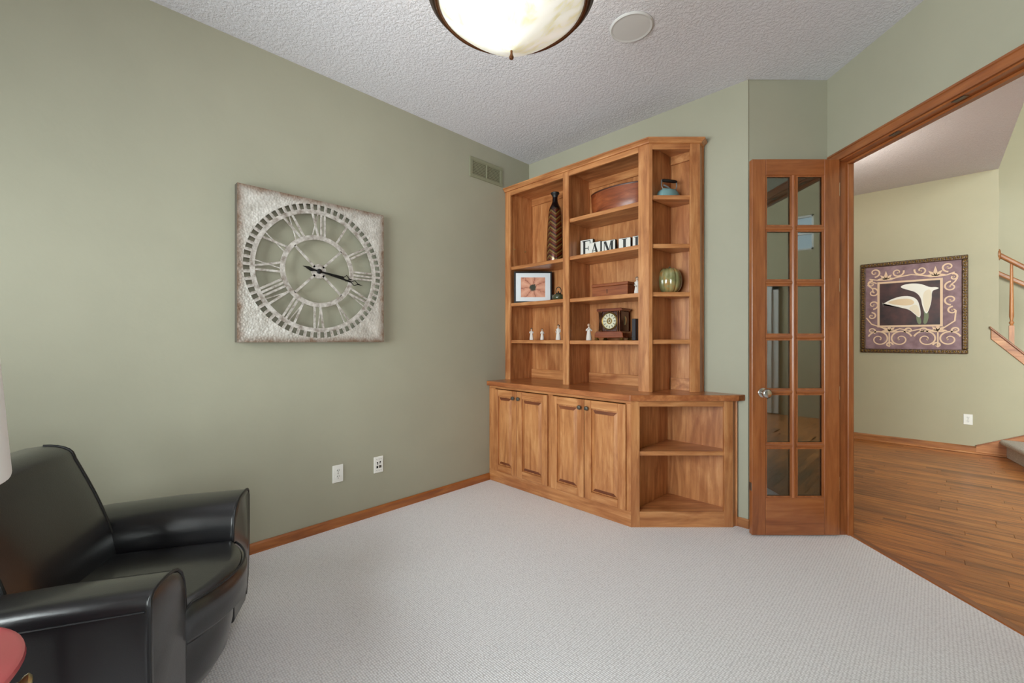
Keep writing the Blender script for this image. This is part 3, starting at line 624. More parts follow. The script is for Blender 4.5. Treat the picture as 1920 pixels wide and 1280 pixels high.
# figurines
def figurine(label, loc, h, rz, hair, pose):
    t = thing('figurine', label, 'figurine', on_shelf(*loc), rz, 'white carved figurines')
    s = h / .125
    rows = [(.021, 0), (.0225, .004), (.020, .03), (.0155, .055), (.0135, .068), (.0155, .080), (.016, .090), (.0105, .098), (.006, .101), (.0055, .106)]
    MB().lathe([(r * s, z * s) for r, z in rows], seg=20, sy=.82).build('gown', 'figurine_white', t, smooth=True)
    MB().ball((0, -.001 * s, .115 * s), .0098 * s, 14, sz=1.12).build('head', 'figurine_skin', t, smooth='all')
    MB().ball((0, .0036 * s, .1190 * s), .0112 * s, 14, sx=1.05, sz=1.08).build('hair', hair, t, smooth='all')
    for sd in (-1, 1):
        if pose == 'pray': pts = [(sd * .0155, 0, .090), (sd * .019, -.008, .074), (sd * .004, -.020, .084)]
        elif pose == 'down': pts = [(sd * .0155, 0, .090), (sd * .0195, -.003, .070), (sd * .012, -.017, .058)]
        else: pts = [(sd * .0155, 0, .090), (sd * .021, -.006, .076), (sd * .006, -.020, .094)]
        MB().tube([tuple(c * s for c in p) for p in pts], [.0052 * s, .0046 * s, .0036 * s]).build('arm', 'figurine_white', t, smooth=True)
    return t
figurine('small white figurine with dark hair, hands raised, leftmost on the lower left shelf', (-2.625, 2.92, 1.249), .105, .6, 'figurine_hair', 'up')
figurine('small white figurine with brown hair, middle of the three on the lower left shelf', (-2.497, 2.92, 1.249), .098, .9, 'figurine_hair', 'pray')
figurine('taller white figurine with bowed head, nearest the bookcase divider on the lower left shelf', (-2.318, 2.925, 1.249), .128, .4, 'figurine_hair', 'down')
figurine('slim white figurine standing left of the mantel clock', (-2.015, 2.945, 1.246), .130, .7, 'figurine_skin', 'up')
figurine('white figurine with grey hair standing right of the wooden box', (-1.572, 2.925, 1.585), .130, .8, 'figurine_hair_grey', 'down')
# wooden box
wb = thing('wooden_box', 'flat reddish wooden box with a keyhole on the middle bay shelf', 'box', on_shelf(-1.8075, 2.975, 1.585))
box('box_body', 'box_wood', wb, -.160, .160, -.055, .075, 0, .086, .002); box('box_lid', 'box_wood', wb, -.163, .163, -.058, .078, .087, .110, .003)
m = MB().lathe([(.004, 0), (.004, .002)], seg=12, M=Matrix.Translation((-.02, -.0552, .058)) @ Rx); m.box(-.022, -.018, -.057, -.0552, .030, .056); m.build('keyhole', 'dark_slot', wb)
# mantel clock
mc = thing('mantel_clock', 'antique mahogany mantel clock with brass columns and round cream dial', 'clock', on_shelf(-1.816, 2.995, 1.246))
box('case', 'mahogany_dark', mc, -.100, .100, -.055, .065, .070, .228, .003)
MB().prism([(-.108, .228), (.108, .228), (.114, .238), (.114, .248), (.102, .252), (-.102, .252), (-.114, .248), (-.114, .238)], -.066, .070, 'y').build('cornice', 'mahogany', mc, .002)
MB().prism([(-.130, .020), (.130, .020), (.124, .058), (.112, .070), (-.112, .070), (-.124, .058)], -.075, .072, 'y').build('plinth', 'mahogany', mc, .003)
for x in (-.092, -.074, .074, .092):
    MB().lathe([(.0075, 0), (.0075, .010), (.0048, .013), (.0045, .142), (.0075, .146), (.0075, .156)], c=(x, -.061, .071), seg=12).build('column', 'bronze', mc, smooth=True)
Md = Matrix.Translation((0, -.0555, .152)) @ Rx
MB().lathe([(.070, 0), (.070, .006), (.064, .010), (.060, .008), (.060, .003)], seg=40, M=Md, caps=False).build('bezel', 'gold_dull', mc, smooth=True)
dl = MB().lathe([(.060, 0), (.060, .003)], seg=40, M=Md).build('dial', 'dial_cream', mc)
MB().lathe([(.024, .003), (.024, .0042), (.014, .0042), (.014, .003)], seg=30, M=Md, caps=False).build('dial_ring', 'gold_dull', dl)
MB().lathe([(.008, .003), (.008, .005)], seg=20, M=Md).build('dial_centre', 'gold_dull', dl)
for kk in range(12):
    a = kk * pi / 6; Mn = Matrix.Translation((.047 * math.sin(a), -.0592, .152 + .047 * math.cos(a))) @ Matrix.Rotation(a, 4, 'Y')
    MB().box(-.0028, .0028, 0, .0008, -.008, .008, Mn).build('numeral', 'letter_black', dl)
for a, L in ((0.05, .036), (-1.6, .046)):
    MB().box(-.0014, .0014, 0, .001, -.006, L, Matrix.Translation((0, -.061, .152)) @ Matrix.Rotation(a, 4, 'Y')).build('hand', 'letter_black', dl)
for sx_ in (-1, 1):
    for yy in (-.066, .060):
        MB().lathe([(.016, 0), (.019, .006), (.012, .014), (.016, .022)], c=(sx_ * .112, yy, 0), seg=14).build('foot', 'gold_dull', mc, smooth=True)
MB().prism([(-.004, .118), (.010, .126), (.022, .146), (.022, .164), (.010, .182), (-.004, .190), (.002, .154)], .100, .107, 'x').build('side_ornament', 'brass', mc, .002)
bk = thing('dark_book', 'dark slim book standing upright behind the mantel clock', 'book', on_shelf(-1.625, 3.02, 1.246))
box('cover', 'book_dark', bk, -.016, .016, -.05, .07, 0, .165, .003); box('spine_band', 'frame_black', bk, -.0165, .0165, -.0505, -.04, .02, .03)
# iron in the angled bay
ip = W(1.125, 3.062); ir = thing('sad_iron', 'antique pale blue clothes iron with black handle on the top corner shelf', 'iron', on_shelf(ip.x, ip.y, 2.262), TH + .25)
sole = [(-.085, -.040), (-.085, .040), (-.02, .046), (.04, .034), (.092, 0), (.04, -.034), (-.02, -.046)]
m = MB(); m.grid([[(p[0] * k1, p[1] * k1, z) for p in sole] for (k1, z) in ((1.0, 0), (1.0, .014), (.93, .036), (.80, .054), (.70, .060))], closed=True, caps=True); m.build('iron_body', 'iron_blue', ir, .003, 1, smooth=True)
MB().lathe([(.006, 0), (.011, .012), (.0125, .055), (.012, .100), (.008, .122)], seg=16, M=Matrix.Translation((-.061, 0, .124)) @ Matrix.Rotation(pi / 2, 4, 'Y')).build('handle_grip', 'iron_black', ir, smooth=True)
for sg in (-1, 1): MB().tube([(sg * .048, 0, .058), (sg * .062, 0, .085), (sg * .060, 0, .128)], .0045).build('handle_strut', 'iron_grey', ir, smooth=True)
MB().tube([(-.046, 0, .092), (-.02, -.01, .078), (.006, -.01, .062)], [.007, .006, .005]).build('release_lever', 'iron_grey', ir, smooth=True)
# ceramic pumpkin
pp = W(1.142, 3.12); pk = thing('ceramic_pumpkin', 'glossy green ceramic pumpkin with orange tinges on the corner shelf', 'pumpkin', on_shelf(pp.x, pp.y, 1.584), 0)
rows = []
for i in range(15):
    u = i / 14; ph = -pi / 2 + pi * u; r = .093 * max(math.cos(ph), 0) ** .55; z = .094 + .094 * math.sin(ph)
    if i == 14: z -= .012
    rows.append([((r * (1 - .085 * abs(math.sin(6 * 2 * pi * j / 96 * 1.0)) ** -0 * (1 - abs(math.sin(6 * 2 * pi * j / 96))) ** 2)) * math.cos(2 * pi * j / 96), (r * (1 - .085 * (1 - abs(math.sin(6 * 2 * pi * j / 96))) ** 2)) * math.sin(2 * pi * j / 96), z + (.0 if i < 12 else -.004 * (1 - abs(math.sin(6 * 2 * pi * j / 96))))) for j in range(96)])
m = MB(); m.grid(rows, closed=True, caps=True); m.build('pumpkin_body', 'pumpkin_glaze', pk, smooth='all')
MB().tube([(0, 0, .170), (.003, 0, .186), (.010, .004, .196)], [.010, .007, .006]).build('stem', 'teapot_green', pk, smooth=True)

# ================================================================ WALL CLOCK
ck = thing('wall_clock', 'large square galvanised metal skeleton clock with roman numerals on the green wall', 'clock', (XL + .002, 1.079, 1.686))
Hc = .450; FXc = .050                       # half size, front plane from the wall
def ring(r0, r1, x0, x1, n=120):
    m = MB(); rows = []
    for (r, xx) in ((r0, x0), (r1, x0), (r1, x1), (r0, x1), (r0, x0)): rows.append([(xx, r * math.cos(2 * pi * j / n), r * math.sin(2 * pi * j / n)) for j in range(n)])
    m.grid(rows, closed=True); return m
m = MB(); n = 120                            # plate: square outside, circle inside
rc = .422
def sq(a):
    c_, s_ = math.cos(a), math.sin(a); q = Hc / max(abs(c_), abs(s_)); return (c_ * q, s_ * q)
A0, A1, B0, B1 = [], [], [], []
for j in range(n):
    a = 2 * pi * j / n + pi / 4; p = sq(a)
    A0.append((FXc, rc * math.cos(a), rc * math.sin(a))); B0.append((FXc, p[0], p[1])); B1.append((FXc - .003, p[0], p[1])); A1.append((FXc - .003, rc * math.cos(a), rc * math.sin(a)))
m.grid([A0, B0, B1, A1, A0], closed=True); m.build('plate', 'galvanised', ck)
for (y0, y1, z0, z1) in ((-Hc, Hc, -Hc, -Hc + .004), (-Hc, Hc, Hc - .004, Hc), (-Hc, -Hc + .004, -Hc + .004, Hc - .004), (Hc - .004, Hc, -Hc + .004, Hc - .004)):
    box('plate_edge', 'galvanised_edge', ck, 0, FXc - .003, y0, y1, z0, z1)
ring(.362, .388, FXc - .006, FXc - .001).build('minute_ring', 'weathered_tin', ck)
tk = MB().box(FXc - .005, FXc - .0005, -.0085, .0085, .386, .424); tko = tk.build('minute_tick', 'weathered_tin', ck)
for j in range(1, 60):
    c_ = clone(tko, ck); c_.rotation_euler = (2 * pi * j / 60, 0, 0)
ring(.200, .228, FXc - .006, FXc - .001).build('inner_ring', 'weathered_tin', ck)
for j in range(4):
    a = pi / 4 + j * pi / 2
    o = MB().box(FXc - .005, FXc - .001, -.007, .007, .035, .205).build('spoke', 'weathered_tin', ck); o.rotation_euler = (a, 0, 0)
MB().lathe([(.046, 0), (.046, .006)], seg=36, M=Matrix.Translation((FXc - .007, 0, 0)) @ Matrix.Rotation(pi / 2, 4, 'Y')).build('hub_disc', 'weathered_tin', ck)
ROM = {1: 'I', 2: 'II', 3: 'III', 4: 'IV', 5: 'V', 6: 'VI', 7: 'VII', 8: 'VIII', 9: 'IX', 10: 'X', 11: 'XI', 12: 'XII'}
WD = {'I': .022, 'V': .052, 'X': .052}
r0, r1 = .226, .364
for h_ in range(1, 13):
    txt = ROM[h_]; tw = sum(WD[c_] for c_ in txt); u = -tw / 2; m = MB()
    def stroke(u0, u1, wd, lay=0):
        m.prism([(u0 - wd / 2, r0), (u0 + wd / 2, r0), (u1 + wd / 2, r1), (u1 - wd / 2, r1)], FXc - .0055 - lay * .0002, FXc - .0012 - lay * .0002, 'x')
    for c_ in txt:
        wd = WD[c_]; mid = u + wd / 2
        if c_ == 'I': stroke(mid, mid, .0125)
        elif c_ == 'V': stroke(mid + .001, mid - .017, .013); stroke(mid - .001, mid + .017, .006, 1)
        else: stroke(mid + .017, mid - .017, .013); stroke(mid - .017, mid + .017, .006, 1)
        u += wd
    o = m.build('numeral', 'weathered_tin', ck); o.rotation_euler = (-h_ * pi / 6, 0, 0)
# the wall is seen from +x: +y runs to the right, so clockwise turns are negative about x
def hand(L, tail, wd, xo):
    poly = [(-wd * .35, -tail * .35), (-wd, -tail * .6), (0, -tail), (wd, -tail * .6), (wd * .35, -tail * .35), (wd * .55, L * .62)]
    outl = [(-wd * .35, -tail * .35), (wd * .35, -tail * .35), (wd * .6, L * .70), (-wd * .6, L * .70)]
    m = MB(); m.prism(outl, xo, xo + .002, 'x'); m.prism([(-wd * .35, -tail * .35), (-wd, -tail * .62), (0, -tail), (wd, -tail * .62), (wd * .35, -tail * .35)], xo, xo + .002, 'x')
    q = wd * 1.7; zc_, zl = L * .79, L * .09
    for a, b2 in (((0, zc_ - zl), (q, zc_)), ((q, zc_), (0, zc_ + zl)), ((0, zc_ + zl), (-q, zc_)), ((-q, zc_), (0, zc_ - zl))):
        av, bv = Vector(a), Vector(b2); t = (bv - av).normalized(); nn = Vector((-t.y, t.x)) * .0022
        m.prism([tuple(av + nn), tuple(bv + nn), tuple(bv - nn), tuple(av - nn)], xo, xo + .002, 'x')
    m.prism([(-.005, L * .86), (.005, L * .86), (0, L)], xo, xo + .002, 'x'); return m
o = hand(.300, .105, .010, FXc + .006).build('minute_hand', 'black_metal', ck); o.rotation_euler = (-math.radians(103), 0, 0)
o = hand(.226, .080, .012, FXc + .002).build('hour_hand', 'black_metal', ck); o.rotation_euler = (-math.radians(98.5), 0, 0)
MB().lathe([(.015, 0), (.015, .012), (.006, .016)], seg=20, M=Matrix.Translation((FXc - .001, 0, 0)) @ Matrix.Rotation(pi / 2, 4, 'Y')).build('hand_boss', 'black_metal', ck, smooth=True)

# ================================================================ VENT, OUTLETS, CEILING FITTINGS
vt = thing('wall_vent', 'olive painted air vent grille high on the wall near the corner', 'vent', (XL + .001, 2.556, 2.745))
vw, vh = .195, .087
for (y0, y1, z0, z1) in ((-vw, vw, vh - .028, vh), (-vw, vw, -vh, -vh + .028), (-vw, -vw + .032, -vh + .028, vh - .028), (vw - .032, vw, -vh + .028, vh - .028), (-.008, .008, -vh + .028, vh - .028)):
    box('vent_frame', 'vent_paint', vt, 0, .010, y0, y1, z0, z1, .002)
box('vent_backing', 'vent_dark', vt, 0, .001, -vw + .03, vw - .03, -vh + .026, vh - .026)
for (y0, y1) in ((-vw + .032, -.008), (.008, vw - .032)):
    for j in range(9):
        z = -vh + .036 + j * .0132
        MB().prism([(.001, z - .003), (.003, z - .004), (.009, z + .003), (.007, z + .004)], y0, y1, 'y').build('louvre', 'vent_paint', vt)
def plate(name, label, loc, rotz, kind):
    t = thing(name, label, 'outlet', loc, rotz)      # local: faces -y
    box('cover_plate', 'white_plastic', t, -.036, .036, -.006, 0, -.058, .058, .003, 2)
    if kind == 'duplex':
        for z in (-.020, .020):
            s = MB().lathe([(.0165, 0), (.0165, .002)], seg=24, M=Matrix.Translation((0, -.006, z)) @ Rx, sy=.9).build('socket', 'white_plastic', t)
            for xx in (-.0065, .0065): box('slot', 'dark_slot', s, xx - .0013, xx + .0013, -.0090, -.0078, z - .001, z + .0085)
            MB().lathe([(.0026, 0), (.0026, .001)], seg=10, M=Matrix.Translation((0, -.0080, z - .008)) @ Rx).build('ground_hole', 'dark_slot', s)
        MB().lathe([(.003, 0), (.003, .001)], seg=10, M=Matrix.Translation((0, -.006, 0)) @ Rx).build('screw', 'pewter', t)
    else:
        for (xx, zz, r) in ((-.010, .016, .0045), (.012, .018, .0050), (-.008, .006, .004), (.010, .010, .003)):
            MB().lathe([(r, 0), (r, .002)], seg=12, M=Matrix.Translation((xx, -.006, zz)) @ Rx).build('jack', 'dark_slot', t)
        box('data_port', 'dark_slot', t, -.017, -.005, -.0075, -.006, -.024, -.008); box('data_port', 'pewter', t, .003, .021, -.0075, -.006, -.024, -.006)
        for zz in (-.040, .040):
            for xx in (-.015, .003, .018): MB().lathe([(.0024, 0), (.0024, .001)], seg=10, M=Matrix.Translation((xx, -.006, zz)) @ Rx).build('screw', 'pewter', t)
    return t
plate('duplex_outlet', 'white duplex outlet on the green wall below the big clock', (XL, 1.221, .356), pi / 2, 'duplex')
plate('media_plate', 'white wall plate with cable jacks, right of the outlet below the clock', (XL, 1.515, .356), pi / 2, 'media')
plate('duplex_outlet', 'white duplex outlet on the hall wall below the lily picture', (.275, YH, .366), 0, 'duplex')
sp_ = thing('ceiling_speaker', 'flush round white speaker in the study ceiling', 'speaker', (-1.189, 2.148, ZC))
MB().lathe([(.117, -.0001), (.117, -.004), (.110, -.009), (.100, -.007), (.099, -.004)], seg=48, caps=False).build('speaker_rim', 'speaker_white', sp_, smooth=True)
MB().lathe([(.100, -.0065), (.100, -.001)], seg=48).build('speaker_grille', 'speaker_white', sp_)
lp = W(-.002, 1.491)
cl = thing('ceiling_light', 'bronze rimmed alabaster bowl light hanging from the ceiling', 'ceiling light', (lp.x, lp.y, ZC))
zr = 1.25 + 1.184 - ZC; zb = 1.25 + 1.006 - ZC; RL = .284
prof = []
for i in range(13):
    q_ = i / 12; prof.append((RL * .905 * q_, zb + (zr - zb - .012) * (q_ * .55 + .45 * q_ * q_) if q_ > .09 else zb + (zr - zb) * q_ * q_ * 5))
inner = [(max(r - .008, 0), z + .008) for r, z in prof[::-1]]
MB().lathe(prof + inner, seg=64, caps=False).build('glass_bowl', 'alabaster', cl, smooth='all')
MB().lathe([(RL * .885, zr - .014), (RL * .900, zr - .022), (RL * .925, zr - .022), (RL * .940, zr - .012), (RL * .945, zr - .004)], seg=72, caps=False).build('rim_lip', 'bronze', cl, smooth=True)
MB().lathe([(RL * .940, zr - .010), (RL * .970, zr - .008), (RL * .985, zr), (RL * 1.02, zr + .008), (RL * 1.035, zr + .026), (RL * 1.0, zr + .034), (RL * .90, zr + .030), (RL * .885, zr - .014)], seg=72, caps=False).build('rim', 'bronze_dark', cl, smooth=True)
MB().lathe([(.002, zb - .030), (.007, zb - .027), (.0085, zb - .021), (.006, zb - .015), (.004, zb - .008), (.004, zb + .003)], seg=18).build('finial', 'bronze', cl, smooth=True)
for j in range(3):
    a = j * 2 * pi / 3 + .5
    MB().tube([(RL * .98 * math.cos(a), RL * .98 * math.sin(a), zr + .02), (RL * .55 * math.cos(a), RL * .55 * math.sin(a), zr + .25), (.04 * math.cos(a), .04 * math.sin(a), -.12)], .006).build('rod', 'bronze_dark', cl, smooth=True)
MB().lathe([(.02, -.16), (.03, -.12), (.05, -.05), (.085, -.02), (.09, 0)], seg=32).build('canopy', 'bronze_dark', cl, smooth=True)
L = bpy.data.lights.new('bulb', 'POINT'); L.energy = 9; L.color = (1.0, .93, .82); L.shadow_soft_size = .06
lo = bpy.data.objects.new('bulb', L); C.objects.link(lo); lo.parent = cl; lo.location = (0, 0, zr + .04)

hl = thing('hall_light', 'bowl pendant light at the left end of the hall', 'ceiling light', (-.95, 5.1, ZH))
MB().lathe([(.004, -.56), (.07, -.55), (.13, -.51), (.165, -.455), (.160, -.455), (.125, -.502), (.07, -.54), (.004, -.55)], seg=40, caps=False).build('glass_bowl', 'alabaster', hl, smooth=True)
MB().lathe([(.006, -.575), (.009, -.565), (.006, -.555), (.006, -.05), (.06, -.02), (.065, 0)], seg=24).build('stem_and_canopy', 'bronze', hl, smooth=True)
L = bpy.data.lights.new('hall_bulb', 'POINT'); L.energy = 30; L.color = (1.0, .92, .82); L.shadow_soft_size = .05
lo = bpy.data.objects.new('hall_bulb', L); C.objects.link(lo); lo.parent = hl; lo.location = (.07, 0, -.44)

# ================================================================ ARMCHAIR
cc = W(-1.091, 1.557)
ch = thing('armchair', 'black leather club armchair with broad arms below the wall clock', 'armchair', (cc.x, cc.y, 0), math.radians(-28.7))
def arm_profile(sd, grow=0.0):     # cross-section (x, z), outer side = sd
    xi, xo, z0, zt = .225, .432, .075, .600
    pts = [(xi, z0), (xi, .25), (xi, .43), (.2275, .470), (.236, .506), (.252, .535), (.276, .556), (.308, .568), (.350, .573), (.395, .573), (.417, .569), (.430, .558), (.435, .538)]
    pts += [(xo + .005, .42), (xo, .28), (xo - .012, .18), (xo - .035, .10), (xo - .055, z0)]
    return [(sd * p[0], p[1]) for p in pts]
for sd in (1, -1):
    pr = arm_profile(sd); cx_, cz_ = sd * .33, .33; m = MB(); rows = []
    for (yy, sc, dz) in ((-.86, .92, -.05), (-.82, .98, -.04), (-.5, 1.0, -.012), (-.25, 1.0, 0), (-.012, 1.0, .0), (.0, .985, 0), (.004, .955, 0)):
        rows.append([(cx_ + (p[0] - cx_) * sc, yy, cz_ + (p[1] - cz_) * sc + (dz if p[1] > .4 else 0)) for p in pr])
    m.grid(rows, closed=True, caps=True); a_ = m.build('arm', 'black_leather', ch, smooth=True)
    MB().tube([(cx_ + (p[0] - cx_) * 1.0, .000, cz_ + (p[1] - cz_) * 1.0) for p in pr[1:-1]], .0052).build('piping', 'leather_welt', a_, smooth=True)
    MB().tube([(sd * .436, -.80, .480), (sd * .4375, -.4, .520), (sd * .4375, -.01, .528)], .0022, 6).build('seam', 'leather_welt', a_, smooth=True)
# apron under the cushion, bowed front
def bow(x, f): return f - .098 * (x / .23) ** 2
m = MB(); rows = []
for (z, f) in ((.055, -.030), (.07, -.012), (.12, .018), (.20, .034), (.300, .038), (.306, .034)):
    rows.append([(x, bow(x, f + .02), z) for x in [-.235 + .47 * i / 16 for i in range(17)]] + [(.235, -.6, z), (-.235, -.6, z)])
m.grid(rows, closed=True, caps=True); m.build('seat_base', 'black_leather', ch, smooth=True)
m = MB(); rows = []                         # seat cushion: rounded box with bowed front
nx, ny = 20, 20
def cush(u, v, side):
    x = -.232 + .464 * u; yb = -.46; yfr = bow(x, .102); y_ = yb + (yfr - yb) * v
    e = min(u, 1 - u, v * 1.1, (1 - v)) ; e = min(e / .055, 1); puff = math.sqrt(max(0, 1 - (1 - e) ** 2))
    zt = .395 + .030 * puff + .018 * math.sin(pi * u) * math.sin(pi * min(1, v * .9 + .05)); zb_ = .305 - .025 * puff
    return (x, y_, zt if side else zb_)
top_ = [[cush(i / nx, j / ny, 1) for i in range(nx + 1)] for j in range(ny + 1)]
bot_ = [[cush(i / nx, j / ny, 0) for i in range(nx + 1)] for j in range(ny + 1)]
m.grid(top_); m.grid(bot_)
per = lambda G: G[0] + [r[-1] for r in G[1:]] + G[-1][-2::-1] + [r[0] for r in G[-2:0:-1]]
m.grid([per(bot_), per(top_)], closed=True)
bmesh.ops.remove_doubles(m.bm, verts=m.bm.verts, dist=1e-4); bmesh.ops.recalc_face_normals(m.bm, faces=m.bm.faces)
sc_ = m.build('seat_cushion', 'black_leather', ch, smooth='all')
MB().tube([(p[0], p[1] + .001, p[2] + .002) for p in [cush(i / nx, .985, 1) for i in range(nx + 1)]], .004).build('cushion_welt', 'leather_welt', sc_, smooth=True)
# backrest: leaning rounded cushion with welted sides
m = MB(); rows = []; ed = {1: [], -1: []}
for i in range(41):
    t = i / 40
    if t < .84: q = t / .84; yf_, z = -.385 - .150 * q + .018 * math.sin(pi * q), .36 + .445 * q
    else:
        a = (t - .84) / .16 * pi * .5; yf_, z = -.535 - .075 * (1 - math.cos(a)), .805 + .052 * math.sin(a)
    hw = .240 if z < .81 else .240 - .034 * (1 - math.sqrt(max(0, 1 - ((z - .81) / .0475) ** 2)))
    row = [(-hw + 2 * hw * j / 12, yf_ + .016 * (1 - (2 * j / 12 - 1) ** 4) * (1 - t * .4), z) for j in range(13)]
    rows.append(row); ed[1].append(row[-1]); ed[-1].append(row[0])
rows2 = rows + [[(p[0], -.66, .852) for p in rows[-1]]] + [[(p[0], -.70 + .04 * k1, z) for p in rows[0]] for k1, z in ((0, .80), (0, .36))]
m.grid(rows2); V0 = rows2
for s_ in (0, -1): m.bm.faces.new([m.bm.verts.new(r[s_]) for r in rows2])
bmesh.ops.remove_doubles(m.bm, verts=m.bm.verts, dist=1e-5); bmesh.ops.recalc_face_normals(m.bm, faces=m.bm.faces)
br = m.build('backrest', 'black_leather', ch, smooth=True)
for s_ in (1, -1): MB().tube([(p[0], p[1], p[2]) for p in ed[s_]], .0052).build('piping', 'leather_welt', br, smooth=True)
m = MB(); m.prism([(-.43, -.84), (.43, -.84), (.43, -.66), (.24, -.60), (-.24, -.60), (-.43, -.66)], .075, .545); m.build('back_shell', 'black_leather', ch, .05, 3, smooth=True)
m = MB(); m.prism([(-.25, -.84), (.25, -.84), (.235, -.69), (-.235, -.69)], .50, .83); m.build('back_panel', 'black_leather', ch, .03, 3, smooth=True)
for x in (-.30, .30):
    for yy in (-.74, -.08): MB().lathe([(.020, 0), (.026, .078)], c=(x, yy, 0), seg=16).build('leg', 'frame_black', ch, smooth=True)

# ================================================================ ROUND RED TABLE AND LAMP
tc_ = W(-1.175, .693)
tb = thing('side_table', 'round red painted side table with a small drawer in front of the armchair', 'table', (tc_.x, tc_.y, 0), TH)
MB().lathe([(.245, .598), (.253, .602), (.257, .609), (.255, .617), (.247, .620)], seg=64).build('table_top', 'red_paint', tb, smooth=True)
MB().lathe([(.222, .455), (.226, .46), (.226, .598)], seg=56).build('drum', 'red_paint_dark', tb, smooth=True)
da = math.radians(46); dr = []
for a0 in range(9): dr.append(da + math.radians(-22 + a0 * 5.5))
m = MB(); m.prism([(.232 * math.cos(a), .232 * math.sin(a)) for a in dr] + [(.224 * math.cos(a), .224 * math.sin(a)) for a in dr[::-1]], .478, .585)
dw = m.build('drawer', 'red_paint_dark', tb, .002)
Mk = Matrix.Translation((.232 * math.cos(da), .232 * math.sin(da), .548)) @ Matrix.Rotation(da, 4, 'Z') @ Matrix.Rotation(pi / 2, 4, 'Y')
MB().lathe([(.012, 0), (.007, .004), (.005, .014), (.014, .022), (.016, .028), (.010, .033), (.003, .034)], seg=18, M=Mk).build('drawer_knob', 'brass', dw, smooth=True)
for j in range(4):
    a = da + pi / 4 + j * pi / 2
    MB().tube([(.195 * math.cos(a), .195 * math.sin(a), .46), (.195 * math.cos(a), .195 * math.sin(a), .25), (.21 * math.cos(a), .21 * math.sin(a), 0)], [.019, .017, .013], 12).build('leg', 'red_paint_dark', tb, smooth=True)
la = thing('table_lamp', 'table lamp with a large white drum shade on the red side table', 'lamp', (tc_.x, tc_.y, .6205))
MB().lathe([(.085, 0), (.085, .012), (.03, .03), (.045, .07), (.06, .12), (.05, .18), (.02, .23), (.012, .25), (.012, .40)], seg=32).build('lamp_base', 'lamp_base', la, smooth=True)
z0 = .975 - .62
MB().lathe([(.236, z0), (.2375, z0 + .006), (.216, z0 + .32), (.213, z0 + .32), (.232, z0 + .004), (.236, z0)], seg=64, caps=False).build('shade', 'lamp_shade', la, smooth=True)
m = MB()
for j in range(3): a = j * 2 * pi / 3; m.tube([(0, 0, z0 + .05), (.233 * math.cos(a), .233 * math.sin(a), z0 + .05)], .002, 6)
m.build('shade_spider', 'brass', la)

# ================================================================ FRAMED LILY PRINT IN THE HALL
hp = thing('framed_print', 'ornate gilt-framed picture of two white calla lilies on the hall wall', 'picture', (-.188, YH - .002, 1.645))
pw, phh, b = .464, .552, .048
for (x0, x1, z0, z1) in ((-pw, pw, -phh, -phh + b), (-pw, pw, phh - b, phh), (-pw, -pw + b, -phh + b, phh - b), (pw - b, pw, -phh + b, phh - b)):
    m = MB(); m.box(x0, x1, -.030, 0, z0, z1); fo = m.build('frame_side', 'ornate_frame', hp, .008, 2)
    m = MB(); hz = (x1 - x0) > (z1 - z0); L_ = (x1 - x0) if hz else (z1 - z0); nb = int(L_ / .030)
    for i in range(nb):
        t = (i + .5) / nb; p = (x0 + (x1 - x0) * t, -.031, (z0 + z1) / 2) if hz else ((x0 + x1) / 2, -.031, z0 + (z1 - z0) * t)
        m.lathe([(.011 * math.sin(q), -.011 * math.cos(q)) for q in (.3, .9, 1.57, 2.2, 2.8)], p, 6)
    so = m.build('bead_moulding', 'gold_dull', fo); so['kind'] = 'stuff'
box('canvas', 'canvas_plum', hp, -pw + b, pw - b, -.010, -.004, -phh + b, phh - b)
ix0, ix1, iz0, iz1 = -.305, .265, -.240, .315
box('inner_border', 'scroll_gold', hp, ix0, ix1, -.0125, -.010, iz0, iz1)
box('inner_picture', 'canvas_dark', hp, ix0 + .022, ix1 - .022, -.0140, -.0125, iz0 + .022, iz1 - .022)
def ribbon(pts, wds, yy, m):
    pts = [Vector(p) for p in pts]; A, B = [], []
    for i, p in enumerate(pts):
        t = (pts[min(i + 1, len(pts) - 1)] - pts[max(i - 1, 0)]).normalized(); nn = Vector((-t.y, t.x)) * wds[i] / 2
        A.append((p.x + nn.x, yy, p.y + nn.y)); B.append((p.x - nn.x, yy, p.y - nn.y))
    A2 = [(a[0], yy + .0012, a[2]) for a in A]; B2 = [(a[0], yy + .0012, a[2]) for a in B]
    m.grid([A, B, B2, A2, A], closed=False)
def scroll(cx, cz, r, a0, turns, hand, m, wd=.017, yy=-.0115):
    n_ = 40; pts = []
    for i in range(n_):
        t = i / (n_ - 1); rr_ = r * (1 - .86 * t); a = a0 + hand * turns * 2 * pi * t; pts.append((cx + rr_ * math.cos(a), cz + rr_ * math.sin(a)))
    ribbon(pts, [wd * (1 - .45 * i / n_) for i in range(n_)], yy, m); e_ = pts[-1]
    m.lathe([(.009, 0), (.009, .0013)], seg=10, M=Matrix.Translation((e_[0], yy, e_[1])) @ Matrix.Rotation(-pi / 2, 4, 'X'))
def leafy(cx, cz, sc, flip, m, yy=-.0112):
    for a in (-1.15, -.6, 0, .6, 1.15):
        L_ = sc * (1.0 if a == 0 else .85); dx, dz = math.sin(a), math.cos(a) * flip
        ribbon([(cx + dx * L_ * t, cz + dz * L_ * t - flip * .25 * L_ * abs(a) * t * t) for t in (0, .25, .5, .75, 1)], [.008, .028, .032, .018, .002], yy, m)
n_s = 0
W1, H1 = pw - b, phh - b
